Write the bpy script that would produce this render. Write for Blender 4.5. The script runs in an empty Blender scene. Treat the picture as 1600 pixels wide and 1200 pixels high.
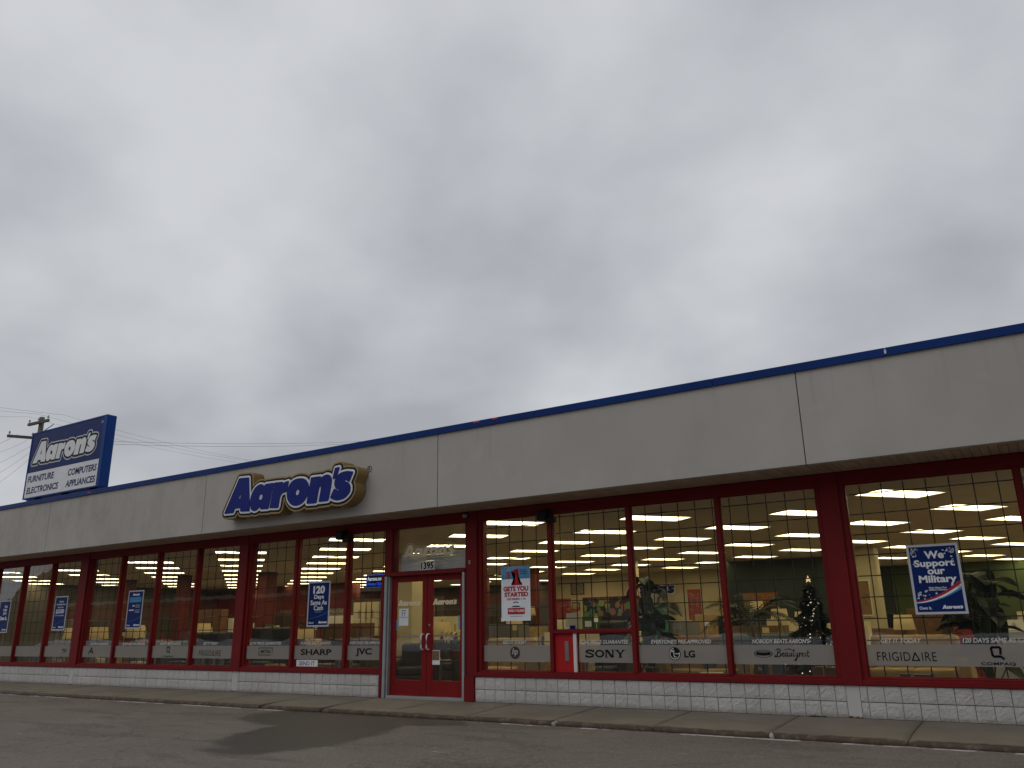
import bpy, bmesh, math, random
import numpy as np
from mathutils import Vector, Matrix
random.seed(7); RNG = np.random.default_rng(7)
S = bpy.context.scene
COL = S.collection
R = math.radians

# ------------------------------------------------------------------ camera
cd = bpy.data.cameras.new('camera'); cam = bpy.data.objects.new('camera', cd); COL.objects.link(cam)
YAW, PIT, ROL = -0.5739, 0.2912, -0.0163
fw = Vector((math.sin(YAW)*math.cos(PIT), math.cos(YAW)*math.cos(PIT), math.sin(PIT)))
rt = Vector((math.cos(YAW), -math.sin(YAW), 0)); up = rt.cross(fw)
r2 = rt*math.cos(ROL) + up*math.sin(ROL); u2 = up*math.cos(ROL) - rt*math.sin(ROL)
cam.matrix_world = Matrix(((r2.x, u2.x, -fw.x, 0.0), (r2.y, u2.y, -fw.y, -11.97), (r2.z, u2.z, -fw.z, 1.2209), (0, 0, 0, 1)))
cd.sensor_width = 36.0; cd.lens = 36.0*1263.4/1600; cd.clip_start = 0.05; cd.clip_end = 3000
S.camera = cam

# ------------------------------------------------------------------ sky, sun, exposure
SUN_EL, SUN_AZ = R(56), R(205)          # azimuth measured from +y towards +x
w = bpy.data.worlds.new('World'); S.world = w; w.use_nodes = True
nt = w.node_tree; nt.nodes.clear(); N = nt.nodes.new; LK = nt.links.new
wo = N('ShaderNodeOutputWorld'); bgs = N('ShaderNodeBackground'); bgc = N('ShaderNodeBackground'); mixw = N('ShaderNodeMixShader')
sky = N('ShaderNodeTexSky'); sky.sky_type = 'NISHITA'; sky.sun_disc = False
sky.sun_elevation = SUN_EL; sky.sun_rotation = SUN_AZ; sky.air_density = 1.4; sky.dust_density = 4.0
LK(sky.outputs['Color'], bgs.inputs['Color']); bgs.inputs['Strength'].default_value = 0.07
tc = N('ShaderNodeTexCoord'); sp = N('ShaderNodeSeparateXYZ'); LK(tc.outputs['Generated'], sp.inputs[0])
def wmath(op, a, b=None):
    m = N('ShaderNodeMath'); m.operation = op
    for i, v in enumerate((a, b)):
        if v is None: continue
        if isinstance(v, (int, float)): m.inputs[i].default_value = v
        else: LK(v, m.inputs[i])
    return m.outputs[0]
den = wmath('ADD', wmath('MAXIMUM', sp.outputs['Z'], 0.0), 0.45)
cx = N('ShaderNodeCombineXYZ'); LK(wmath('DIVIDE', sp.outputs['X'], den), cx.inputs[0]); LK(wmath('DIVIDE', sp.outputs['Y'], den), cx.inputs[1])
def wnoise(scale, detail, rough, dist, off):
    mp = N('ShaderNodeMapping'); mp.inputs['Location'].default_value = off; LK(cx.outputs[0], mp.inputs['Vector'])
    n = N('ShaderNodeTexNoise'); n.inputs['Scale'].default_value = scale; n.inputs['Detail'].default_value = detail
    n.inputs['Roughness'].default_value = rough; n.inputs['Distortion'].default_value = dist
    LK(mp.outputs[0], n.inputs['Vector']); return n.outputs['Fac']
n1 = wnoise(2.0, 4, 0.42, 0.1, (5.4, 2.2, 0)); n2 = wnoise(5.4, 5, 0.5, 0.1, (9.3, 4.2, 0))
nf = wmath('ADD', wmath('MULTIPLY', n1, 0.78), wmath('MULTIPLY', n2, 0.22))
cr = N('ShaderNodeValToRGB'); LK(nf, cr.inputs[0]); e = cr.color_ramp.elements
e[0].position = 0.37; e[0].color = (0.395, 0.412, 0.446, 1); e[1].position = 0.63; e[1].color = (0.632, 0.648, 0.680, 1)
el = cr.color_ramp.elements.new(0.50); el.color = (0.508, 0.525, 0.558, 1)
LK(cr.outputs[0], bgc.inputs['Color']); bgc.inputs['Strength'].default_value = 1.0
mixw.inputs[0].default_value = 0.95; LK(bgs.outputs[0], mixw.inputs[1]); LK(bgc.outputs[0], mixw.inputs[2]); LK(mixw.outputs[0], wo.inputs['Surface'])
sl = bpy.data.lights.new('sun', 'SUN'); sl.energy = 0.5; sl.angle = R(40); sl.color = (1.0, 0.97, 0.93)
so = bpy.data.objects.new('sun', sl); COL.objects.link(so)
sd = Vector((math.sin(SUN_AZ)*math.cos(SUN_EL), math.cos(SUN_AZ)*math.cos(SUN_EL), math.sin(SUN_EL)))
so.rotation_euler = sd.to_track_quat('Z', 'Y').to_euler(); so.location = (0, -20, 40)
S.view_settings.view_transform = 'Standard'; S.view_settings.look = 'None'
S.view_settings.exposure = 0.0; S.view_settings.gamma = 1.0; S.view_settings.use_curve_mapping = False
S.render.engine = 'CYCLES'

# ------------------------------------------------------------------ materials
MATS = {}
def nmat(name):
    m = bpy.data.materials.new(name); m.use_nodes = True; t = m.node_tree; t.nodes.clear(); MATS[name] = m
    return m, t
def out(t, sh):
    o = t.nodes.new('ShaderNodeOutputMaterial'); t.links.new(sh, o.inputs['Surface'])
def pos(t, scale=None):
    g = t.nodes.new('ShaderNodeNewGeometry')
    if scale is None: return g.outputs['Position']
    mp = t.nodes.new('ShaderNodeMapping'); mp.inputs['Scale'].default_value = scale
    t.links.new(g.outputs['Position'], mp.inputs['Vector']); return mp.outputs[0]
def noise(t, vec, sc, det=4, rough=0.55, dist=0.0):
    n = t.nodes.new('ShaderNodeTexNoise'); n.inputs['Scale'].default_value = sc; n.inputs['Detail'].default_value = det
    n.inputs['Roughness'].default_value = rough; n.inputs['Distortion'].default_value = dist; t.links.new(vec, n.inputs['Vector']); return n.outputs['Fac']
def math_(t, op, a, b=None, c=None, clamp=False):
    m = t.nodes.new('ShaderNodeMath'); m.operation = op; m.use_clamp = clamp
    for i, v in enumerate((a, b, c)):
        if v is None: continue
        if isinstance(v, (int, float)): m.inputs[i].default_value = v
        else: t.links.new(v, m.inputs[i])
    return m.outputs[0]
def ramp(t, f, stops):
    r = t.nodes.new('ShaderNodeValToRGB'); t.links.new(f, r.inputs[0]); el = r.color_ramp.elements
    while len(el) < len(stops): el.new(0.5)
    for x, (p, c) in zip(el, stops): x.position = p; x.color = (*c, 1) if len(c) == 3 else c
    return r.outputs[0]
def step(t, f, a, b):
    m = t.nodes.new('ShaderNodeMapRange'); m.interpolation_type = 'SMOOTHSTEP'; m.inputs['From Min'].default_value = a; m.inputs['From Max'].default_value = b
    t.links.new(f, m.inputs['Value']); return m.outputs[0]
def mixc(t, f, a, b):
    m = t.nodes.new('ShaderNodeMix'); m.data_type = 'RGBA'
    if isinstance(f, (int, float)): m.inputs[0].default_value = f
    else: t.links.new(f, m.inputs[0])
    for i, v in ((6, a), (7, b)):
        if isinstance(v, tuple): m.inputs[i].default_value = (*v, 1)
        else: t.links.new(v, m.inputs[i])
    return m.outputs[2]
def bsdf(t, col, rough=0.6, metal=0.0, bump=None, bstr=0.2, bdist=0.01, spec=0.5):
    b = t.nodes.new('ShaderNodeBsdfPrincipled')
    if isinstance(col, tuple): b.inputs['Base Color'].default_value = (*col, 1)
    else: t.links.new(col, b.inputs['Base Color'])
    if isinstance(rough, (int, float)): b.inputs['Roughness'].default_value = rough
    else: t.links.new(rough, b.inputs['Roughness'])
    b.inputs['Metallic'].default_value = metal; b.inputs['Specular IOR Level'].default_value = spec
    if bump is not None:
        bn = t.nodes.new('ShaderNodeBump'); bn.inputs['Strength'].default_value = bstr; bn.inputs['Distance'].default_value = bdist
        t.links.new(bump, bn.inputs['Height']); t.links.new(bn.outputs[0], b.inputs['Normal'])
    return b.outputs[0]
def mat(name, col, rough=0.6, var=0.12, sc=3.0, metal=0.0, bsc=0, bstr=0.2, spec=0.5, stretch=None):
    m, t = nmat(name); p = pos(t, stretch)
    f = noise(t, p, sc, 4)
    c = ramp(t, f, [(0.3, tuple(v*(1-var) for v in col)), (0.7, tuple(min(1, v*(1+var)) for v in col))])
    b = noise(t, p, bsc, 3) if bsc else None
    rg = math_(t, 'MULTIPLY_ADD', noise(t, p, sc*4, 2), 0.16, rough-0.08)
    out(t, bsdf(t, c, rg, metal, b, bstr, spec=spec)); return m
def emat(name, col, st):
    m, t = nmat(name); e = t.nodes.new('ShaderNodeEmission'); e.inputs['Color'].default_value = (*col, 1); e.inputs['Strength'].default_value = st; out(t, e.outputs[0]); return m

# red painted aluminium
def red_mat(name, c):
    m, t = nmat(name); p = pos(t); f = noise(t, p, 1.6, 5); g = noise(t, p, 22, 3)
    col = ramp(t, f, [(0.3, tuple(v*0.86 for v in c)), (0.7, tuple(v*1.12 for v in c))])
    col = mixc(t, step(t, g, 0.66, 0.78), col, tuple(v*0.72+0.01 for v in c))
    out(t, bsdf(t, col, math_(t, 'MULTIPLY_ADD', f, 0.2, 0.45), bump=g, bstr=0.05, spec=0.2)); return m
red_mat('red', (0.155, 0.007, 0.0085)); red_mat('red_door', (0.19, 0.0065, 0.0075)); red_mat('red_panel', (0.42, 0.014, 0.016))
mat('blue_metal', (0.005, 0.030, 0.155), 0.38, 0.12, 1.2, spec=0.12)
mat('blue_sign', (0.005, 0.018, 0.115), 0.35, 0.1, 2, spec=0.12)
mat('blue_letter', (0.010, 0.020, 0.175), 0.22, 0.1, 3, spec=0.12)
mat('blue_cabinet', (0.008, 0.05, 0.23), 0.4, 0.14, 2, spec=0.12)
mat('white_letter', (0.70, 0.71, 0.73), 0.4, 0.06, 6)
mat('black', (0.012, 0.012, 0.014), 0.45, 0.15, 5, spec=0.12)
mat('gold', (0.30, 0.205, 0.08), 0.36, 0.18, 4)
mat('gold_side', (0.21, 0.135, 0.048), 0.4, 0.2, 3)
mat('alum', (0.36, 0.37, 0.385), 0.38, 0.1, 4, metal=0.4)
mat('hatch_grey', (0.20, 0.18, 0.165), 0.5, 0.1, 5, metal=0.3)
mat('white_paint', (0.62, 0.62, 0.60), 0.6, 0.06, 3)
mat('paper', (0.70, 0.72, 0.75), 0.7, 0.03, 4)
mat('paper_border', (0.52, 0.54, 0.58), 0.6, 0.03, 4)
mat('poster_blue', (0.006, 0.022, 0.13), 0.4, 0.12, 2, spec=0.12)
mat('poster_white', (0.80, 0.82, 0.86), 0.6, 0.04, 3)
mat('poster_red', (0.42, 0.03, 0.04), 0.6, 0.06, 5, spec=0.12)
mat('poster_lightblue', (0.10, 0.30, 0.52), 0.6, 0.25, 9)
mat('poster_swoosh', (0.06, 0.25, 0.48), 0.5, 0.1, 5, spec=0.12)
mat('black_ink', (0.01, 0.01, 0.012), 0.5, 0.1, 5, spec=0.12)
mat('vinyl_grey', (0.60, 0.585, 0.56), 0.6, 0.05, 4)
mat('vinyl_gold', (0.70, 0.62, 0.42), 0.5, 0.08, 4)
mat('soffit', (0.40, 0.30, 0.23), 0.6, 0.18, 1.4, stretch=(6, 1, 1))
mat('dark_gap', (0.02, 0.017, 0.015), 0.9, 0.1, 5)
mat('roof_gravel', (0.12, 0.12, 0.12), 0.9, 0.3, 20)
mat('side_wall', (0.42, 0.40, 0.37), 0.8, 0.1, 2)
mat('steel_bar', (0.012, 0.012, 0.013), 0.5, 0.15, 5, spec=0.3)
mat('shutter', (0.66, 0.67, 0.69), 0.5, 0.08, 3)
mat('wood_pole', (0.11, 0.09, 0.075), 0.85, 0.25, 3, bsc=30, stretch=(8, 8, 0.6))
mat('wire', (0.02, 0.02, 0.022), 0.6, 0.1, 2)
mat('insulator', (0.35, 0.36, 0.38), 0.3, 0.1, 2)

def fascia_mat():
    m, t = nmat('fascia'); p = pos(t); f = noise(t, p, 0.7, 6, 0.6); st = noise(t, pos(t, (1.5, 1, 0.8)), 1.2, 7, 0.65); g = noise(t, p, 240, 3)
    c = ramp(t, f, [(0.3, (0.385, 0.366, 0.334)), (0.7, (0.44, 0.42, 0.386))])
    s = t.nodes.new('ShaderNodeSeparateXYZ'); t.links.new(pos(t), s.inputs[0])
    left = step(t, s.outputs['X'], -13.0, -19.0)
    dirt = math_(t, 'MULTIPLY', step(t, st, 0.42, 0.66), math_(t, 'MULTIPLY_ADD', left, 0.5, 0.10))
    c = mixc(t, dirt, c, (0.315, 0.296, 0.27))
    drip = math_(t, 'MULTIPLY', step(t, noise(t, pos(t, (3.5, 1, 0.12)), 1.6, 6, 0.6), 0.56, 0.74), step(t, s.outputs['Z'], 3.6, 4.5)); c = mixc(t, math_(t, 'MULTIPLY', drip, 0.28), c, (0.24, 0.225, 0.205))
    pt = step(t, noise(t, p, 2.6, 2, 0.4, 0.6), 0.66, 0.70); c = mixc(t, math_(t, 'MULTIPLY', pt, 0.14), c, (0.52, 0.50, 0.47))
    spk = step(t, noise(t, p, 30, 2, 0.5), 0.80, 0.83); c = mixc(t, math_(t, 'MULTIPLY', spk, 0.6), c, (0.10, 0.09, 0.08))
    out(t, bsdf(t, c, 0.85, bump=g, bstr=0.35, bdist=0.004, spec=0.2))
fascia_mat()
def block_mat():
    m, t = nmat('block'); p = pos(t); f = noise(t, p, 1.1, 5); g = noise(t, p, 38, 7, 0.7); k = noise(t, p, 9, 4)
    c = ramp(t, f, [(0.3, (0.46, 0.45, 0.43)), (0.7, (0.57, 0.56, 0.535))])
    c = mixc(t, math_(t, 'MULTIPLY', step(t, k, 0.58, 0.75), 0.35), c, (0.43, 0.415, 0.39)); c = mixc(t, math_(t, 'MULTIPLY', step(t, noise(t, p, 55, 5, 0.75), 0.52, 0.68), 0.45), c, (0.30, 0.29, 0.275))
    s = t.nodes.new('ShaderNodeSeparateXYZ'); t.links.new(p, s.inputs[0])
    low = math_(t, 'MULTIPLY', step(t, math_(t, 'ADD', s.outputs['Z'], math_(t, 'MULTIPLY', k, 0.12)), 0.15, 0.045), 0.6)
    c = mixc(t, low, c, (0.23, 0.20, 0.165))
    c = mixc(t, math_(t, 'MULTIPLY', step(t, noise(t, pos(t, (1.2, 1, 0.5)), 2.1, 5, 0.6), 0.55, 0.7), 0.3), c, (0.33, 0.315, 0.29))
    out(t, bsdf(t, c, 0.75, bump=g, bstr=1.0, bdist=0.018, spec=0.3))
block_mat()
def pil_mat():
    m, t = nmat('pilaster'); p = pos(t); k = noise(t, p, 14, 4); s = t.nodes.new('ShaderNodeSeparateXYZ'); t.links.new(p, s.inputs[0])
    f = step(t, math_(t, 'ADD', s.outputs['Z'], math_(t, 'MULTIPLY', k, 0.10)), 0.085, 0.055)
    c = mixc(t, f, (0.50, 0.49, 0.475), (0.10, 0.035, 0.012)); out(t, bsdf(t, c, 0.6))
pil_mat()
mat('mortar', (0.24, 0.236, 0.228), 0.9, 0.2, 6)
def walk_mat():
    m, t = nmat('concrete'); p = pos(t); f = noise(t, p, 0.9, 6, 0.6); g = noise(t, p, 90, 4, 0.65); k = noise(t, pos(t, (0.35, 1.6, 1)), 2.2, 5)
    c = ramp(t, f, [(0.28, (0.124, 0.106, 0.080)), (0.72, (0.198, 0.173, 0.136))])
    c = mixc(t, math_(t, 'MULTIPLY', step(t, k, 0.5, 0.72), 0.55), c, (0.13, 0.105, 0.075))
    c = mixc(t, math_(t, 'MULTIPLY', step(t, g, 0.6, 0.8), 0.3), c, (0.30, 0.28, 0.25))
    ge = t.nodes.new('ShaderNodeNewGeometry'); s = t.nodes.new('ShaderNodeSeparateXYZ'); t.links.new(ge.outputs['Position'], s.inputs[0])
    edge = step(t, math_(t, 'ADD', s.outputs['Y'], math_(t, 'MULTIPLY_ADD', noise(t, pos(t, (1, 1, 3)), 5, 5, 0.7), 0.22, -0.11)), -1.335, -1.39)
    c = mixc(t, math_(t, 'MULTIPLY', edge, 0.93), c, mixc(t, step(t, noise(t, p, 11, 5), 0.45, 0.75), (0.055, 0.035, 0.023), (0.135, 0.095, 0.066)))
    wet = math_(t, 'MULTIPLY', step(t, noise(t, p, 0.55, 3), 0.5, 0.7), 0.3)
    out(t, bsdf(t, c, math_(t, 'SUBTRACT', 0.8, wet), bump=g, bstr=0.4, bdist=0.006, spec=0.4))
walk_mat()
mat('concrete_chip', (0.36, 0.34, 0.31), 0.9, 0.2, 12, bsc=40, bstr=0.6)
def asphalt_mat():
    m, t = nmat('asphalt'); p = pos(t); f = noise(t, p, 0.35, 9, 0.68); f2 = noise(t, pos(t, (0.5, 1.7, 1)), 0.8, 6, 0.65, 0.4); g = noise(t, p, 34, 5, 0.8); g2 = noise(t, p, 110, 3, 0.75)
    c = ramp(t, f, [(0.3, (0.134, 0.110, 0.090)), (0.7, (0.212, 0.181, 0.152))])
    c = mixc(t, math_(t, 'MULTIPLY', step(t, f2, 0.50, 0.64), 0.6), c, (0.088, 0.074, 0.064)); mo = noise(t, p, 9, 5, 0.7); c = mixc(t, math_(t, 'MULTIPLY', step(t, mo, 0.46, 0.62), 0.35), c, (0.215, 0.19, 0.17)); vk = t.nodes.new('ShaderNodeTexVoronoi'); vk.feature = 'DISTANCE_TO_EDGE'; vk.inputs['Scale'].default_value = 0.32; dv = t.nodes.new('ShaderNodeVectorMath'); dv.operation = 'ADD'; t.links.new(p, dv.inputs[0]); nz = t.nodes.new('ShaderNodeTexNoise'); nz.inputs['Scale'].default_value = 1.4; nz.inputs['Detail'].default_value = 6; t.links.new(p, nz.inputs['Vector']); t.links.new(nz.outputs['Color'], dv.inputs[1]); t.links.new(dv.outputs[0], vk.inputs['Vector']); c = mixc(t, math_(t, 'MULTIPLY', step(t, vk.outputs['Distance'], 0.007, 0.003), 0.35), c, (0.05, 0.042, 0.037))
    c = mixc(t, math_(t, 'MULTIPLY', step(t, g, 0.52, 0.62), 0.55), c, (0.36, 0.32, 0.28))
    c = mixc(t, math_(t, 'MULTIPLY', step(t, g2, 0.52, 0.40), 0.55), c, (0.075, 0.062, 0.052))
    s = t.nodes.new('ShaderNodeSeparateXYZ'); t.links.new(p, s.inputs[0]); X, Y = s.outputs['X'], s.outputs['Y']
    wob = noise(t, p, 1.3, 5, 0.6); wob2 = noise(t, pos(t, (1, 3.5, 1)), 0.9, 8, 0.66)
    def blob(cx, cy, rx, ry, sh=0.0):
        dx = math_(t, 'ADD', math_(t, 'SUBTRACT', X, cx), math_(t, 'MULTIPLY', math_(t, 'SUBTRACT', Y, cy), sh))
        a = math_(t, 'POWER', math_(t, 'ABSOLUTE', math_(t, 'DIVIDE', dx, rx)), 2); b = math_(t, 'POWER', math_(t, 'ABSOLUTE', math_(t, 'DIVIDE', math_(t, 'SUBTRACT', Y, cy), ry)), 2)
        return math_(t, 'ADD', a, b)
    d = math_(t, 'MINIMUM', blob(-10.0, -2.0, 1.75, 1.15, 0.25), math_(t, 'MINIMUM', blob(-8.85, -3.4, 1.05, 1.85, 0.25), blob(-8.7, -1.8, 1.2, 0.55)))
    d = math_(t, 'ADD', d, math_(t, 'MULTIPLY_ADD', wob2, 1.7, -0.85)); wet = step(t, d, 1.22, 0.86)
    tr = math_(t, 'MULTIPLY', step(t, blob(-11.5, -3.0, 2.6, 1.5), 1.4, 0.2), step(t, wob2, 0.52, 0.62)); wet = math_(t, 'MAXIMUM', wet, math_(t, 'MULTIPLY', tr, 0.6))
    pt = math_(t, 'MULTIPLY', step(t, noise(t, pos(t, (0.6, 2.2, 1)), 1.6, 4, 0.55), 0.69, 0.73), 0.55); wet = math_(t, 'MAXIMUM', wet, pt)
    c = mixc(t, wet, c, mixc(t, g, (0.036, 0.031, 0.028), (0.072, 0.063, 0.056)))
    # salt left along the kerb foot and in drive streaks
    near = step(t, math_(t, 'ABSOLUTE', math_(t, 'ADD', Y, 1.475)), 0.075, 0.02)
    salt = math_(t, 'MULTIPLY', near, step(t, noise(t, pos(t, (1.0, 1, 1)), 2.3, 5, 0.7), 0.47, 0.56))
    streak = math_(t, 'MULTIPLY', step(t, noise(t, pos(t, (0.45, 7, 1)), 2.4, 4, 0.6), 0.68, 0.73), step(t, noise(t, p, 30, 3), 0.40, 0.60))
    salt = math_(t, 'MULTIPLY', math_(t, 'MAXIMUM', salt, math_(t, 'MULTIPLY', streak, 0.8)), math_(t, 'SUBTRACT', 1.0, wet))
    c = mixc(t, salt, c, (0.52, 0.50, 0.48))
    bh = math_(t, 'ADD', g, math_(t, 'MULTIPLY', g2, 0.5))
    out(t, bsdf(t, c, math_(t, 'MULTIPLY_ADD', wet, -0.42, 0.9), bump=bh, bstr=0.9, bdist=0.012, spec=0.3))
asphalt_mat()
def glass_mat(name, tint, f0):
    m, t = nmat(name); g = t.nodes.new('ShaderNodeNewGeometry'); d = t.nodes.new('ShaderNodeVectorMath'); d.operation = 'DOT_PRODUCT'
    t.links.new(g.outputs['Incoming'], d.inputs[0]); t.links.new(g.outputs['Normal'], d.inputs[1])
    k = math_(t, 'POWER', math_(t, 'SUBTRACT', 1.0, math_(t, 'ABSOLUTE', d.outputs['Value']), clamp=True), 5.0)
    F = math_(t, 'MULTIPLY_ADD', k, 1.0-f0, f0, clamp=True)
    tr = t.nodes.new('ShaderNodeBsdfTransparent'); tr.inputs['Color'].default_value = (*tint, 1)
    gl = t.nodes.new('ShaderNodeBsdfGlossy'); gl.inputs['Roughness'].default_value = 0.012; gl.inputs['Color'].default_value = (0.95, 0.97, 1, 1)
    bn = t.nodes.new('ShaderNodeBump'); bn.inputs['Strength'].default_value = 0.06; bn.inputs['Distance'].default_value = 0.02
    t.links.new(noise(t, pos(t), 1.2, 2), bn.inputs['Height']); t.links.new(bn.outputs[0], gl.inputs['Normal'])
    mx = t.nodes.new('ShaderNodeMixShader'); t.links.new(F, mx.inputs[0]); t.links.new(tr.outputs[0], mx.inputs[1]); t.links.new(gl.outputs[0], mx.inputs[2]); out(t, mx.outputs[0])
glass_mat('glass', (0.94, 0.95, 0.94), 0.030)
def frost_mat():
    m, t = nmat('frost'); tr = t.nodes.new('ShaderNodeBsdfTransparent'); tr.inputs['Color'].default_value = (0.9, 0.9, 0.88, 1)
    di = t.nodes.new('ShaderNodeBsdfDiffuse'); di.inputs['Color'].default_value = (0.37, 0.35, 0.325, 1)
    mx = t.nodes.new('ShaderNodeMixShader'); t.links.new(math_(t, 'MULTIPLY_ADD', noise(t, pos(t), 2.0, 3), 0.12, 0.52), mx.inputs[0]); t.links.new(tr.outputs[0], mx.inputs[1]); t.links.new(di.outputs[0], mx.inputs[2]); out(t, mx.outputs[0])
frost_mat()
# inside the shop
mat('ceiling_tile', (0.66, 0.58, 0.45), 0.9, 0.05, 2)
mat('carpet', (0.15, 0.125, 0.095), 0.95, 0.3, 3, bsc=200)
mat('cream_wall', (0.48, 0.41, 0.265), 0.8, 0.05, 1)
mat('dark_green_wall', (0.022, 0.032, 0.03), 0.8, 0.1, 1)
mat('olive_wall', (0.06, 0.085, 0.03), 0.8, 0.1, 1)
mat('taupe_wall', (0.075, 0.062, 0.05), 0.8, 0.1, 1)
mat('red_wall', (0.10, 0.016, 0.013), 0.8, 0.1, 1)
mat('cream', (0.62, 0.54, 0.36), 0.7, 0.06, 3)
mat('appliance', (0.68, 0.66, 0.60), 0.35, 0.03, 3)
mat('tan', (0.36, 0.25, 0.12), 0.85, 0.15, 6)
mat('brown', (0.13, 0.065, 0.032), 0.6, 0.2, 6)
mat('dark_brown', (0.035, 0.022, 0.016), 0.5, 0.2, 6)
mat('charcoal', (0.02, 0.021, 0.023), 0.6, 0.15, 6)
mat('blue_grey', (0.11, 0.135, 0.155), 0.85, 0.12, 6)
mat('grey_weave', (0.17, 0.165, 0.155), 0.85, 0.12, 40)
mat('wine_red', (0.22, 0.02, 0.02), 0.8, 0.15, 6)
mat('teal', (0.02, 0.13, 0.12), 0.7, 0.15, 6)
mat('shop_green', (0.02, 0.075, 0.025), 0.7, 0.15, 6)
mat('leaf', (0.014, 0.030, 0.015), 0.5, 0.4, 9, spec=0.25)
mat('leaf_pale', (0.05, 0.08, 0.045), 0.5, 0.35, 9)
mat('needle', (0.012, 0.03, 0.016), 0.6, 0.4, 12)
mat('moss', (0.07, 0.16, 0.02), 0.9, 0.2, 20)
mat('terracotta', (0.28, 0.11, 0.05), 0.8, 0.15, 6)
mat('petal', (0.62, 0.50, 0.22), 0.6, 0.15, 10)
mat('screen', (0.008, 0.009, 0.011), 0.12, 0.1, 2)
mat('orange_cloth', (0.50, 0.15, 0.05), 0.8, 0.2, 9)
def shade_mat():
    m, t = nmat('lamp_shade'); b = t.nodes.new('ShaderNodeBsdfDiffuse'); b.inputs['Color'].default_value = (0.70, 0.58, 0.36, 1)
    tl = t.nodes.new('ShaderNodeBsdfTranslucent'); tl.inputs['Color'].default_value = (0.70, 0.56, 0.32, 1)
    mx = t.nodes.new('ShaderNodeMixShader'); t.links.new(math_(t, 'MULTIPLY_ADD', noise(t, pos(t), 60, 2), 0.1, 0.35), mx.inputs[0]); t.links.new(b.outputs[0], mx.inputs[1]); t.links.new(tl.outputs[0], mx.inputs[2]); out(t, mx.outputs[0])
shade_mat()
def art_mat(name, stops, sc, dist, vor=False):
    m, t = nmat(name)
    if vor:
        v = t.nodes.new('ShaderNodeTexVoronoi'); v.inputs['Scale'].default_value = sc; t.links.new(pos(t), v.inputs['Vector'])
        hs = t.nodes.new('ShaderNodeSeparateColor'); t.links.new(v.outputs['Color'], hs.inputs[0])
        c = mixc(t, step(t, v.outputs['Distance'], 0.56, 0.46), (0.012, 0.012, 0.016), ramp(t, hs.outputs[0], stops))
    else: c = ramp(t, noise(t, pos(t), sc, 6, 0.65, dist), stops)
    out(t, bsdf(t, c, 0.6))
art_mat('art_dots', [(0.0, (0.22, 0.03, 0.10)), (0.25, (0.24, 0.26, 0.05)), (0.5, (0.03, 0.07, 0.36)), (0.7, (0.05, 0.20, 0.10)), (1.0, (0.34, 0.09, 0.05))], 5.4, 0, True)
art_mat('art_red', [(0.3, (0.20, 0.035, 0.012)), (0.5, (0.28, 0.12, 0.02)), (0.7, (0.10, 0.015, 0.01))], 9, 1)
art_mat('art_brown', [(0.3, (0.07, 0.03, 0.015)), (0.5, (0.22, 0.12, 0.05)), (0.7, (0.10, 0.05, 0.02))], 4, 2)
art_mat('art_grey', [(0.35, (0.05, 0.05, 0.045)), (0.6, (0.32, 0.28, 0.20))], 14, 1)
art_mat('quilt', [(0.35, (0.30, 0.02, 0.02)), (0.5, (0.12, 0.02, 0.02)), (0.62, (0.38, 0.15, 0.06))], 12, 1)
emat('tube_light', (1.0, 0.84, 0.47), 5.8)
emat('neon_white', (0.75, 0.85, 1.0), 0.8); emat('neon_blue', (0.03, 0.14, 1.0), 0.7); emat('fairy', (1.0, 0.85, 0.6), 1.2); emat('star_light', (1.0, 0.66, 0.28), 0.9)
# across the road (seen in the glass only)
mat('far_wall', (0.36, 0.36, 0.35), 0.8, 0.1, 0.5); mat('far_red', (0.36, 0.03, 0.03), 0.6, 0.15, 0.4); mat('far_bright_red', (0.70, 0.035, 0.03), 0.5, 0.05, 0.4)
mat('bark', (0.075, 0.062, 0.05), 0.9, 0.3, 4); mat('winter_wood', (0.10, 0.095, 0.075), 0.95, 0.35, 0.2); mat('snow', (0.72, 0.74, 0.78), 0.7, 0.08, 1)

# ------------------------------------------------------------------ mesh helpers
def bx(bm, x0, x1, y0, y1, z0, z1):
    v = [bm.verts.new(c) for c in ((x0,y0,z0),(x1,y0,z0),(x1,y1,z0),(x0,y1,z0),(x0,y0,z1),(x1,y0,z1),(x1,y1,z1),(x0,y1,z1))]
    fs = [bm.faces.new([v[i] for i in q]) for q in ((0,3,2,1),(4,5,6,7),(0,1,5,4),(1,2,6,5),(2,3,7,6),(3,0,4,7))]
    return v, fs
def rb(bm, x0, x1, y0, y1, z0, z1, b=0.02, seg=2):
    t = bmesh.new(); bx(t, x0, x1, y0, y1, z0, z1)
    bmesh.ops.bevel(t, geom=t.edges[:], offset=min(b, 0.49*min(x1-x0, y1-y0, z1-z0)), segments=seg, profile=0.6, affect='EDGES')
    join(bm, t)
def join(bm, t, M=None):
    mp = {}
    for v in t.verts: mp[v] = bm.verts.new(M @ v.co if M else v.co)
    for f in t.faces:
        try: bm.faces.new([mp[v] for v in f.verts])
        except ValueError: pass
    t.free()
def lathe(bm, prof, seg=16, c=(0, 0, 0), cap=True):
    rings = []
    for r, z in prof: rings.append([bm.verts.new((c[0]+r*math.cos(2*math.pi*i/seg), c[1]+r*math.sin(2*math.pi*i/seg), c[2]+z)) for i in range(seg)])
    for a, b in zip(rings, rings[1:]):
        for i in range(seg): bm.faces.new((a[i], a[(i+1) % seg], b[(i+1) % seg], b[i]))
    if cap: bm.faces.new(rings[0][::-1]); bm.faces.new(rings[-1])
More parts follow.
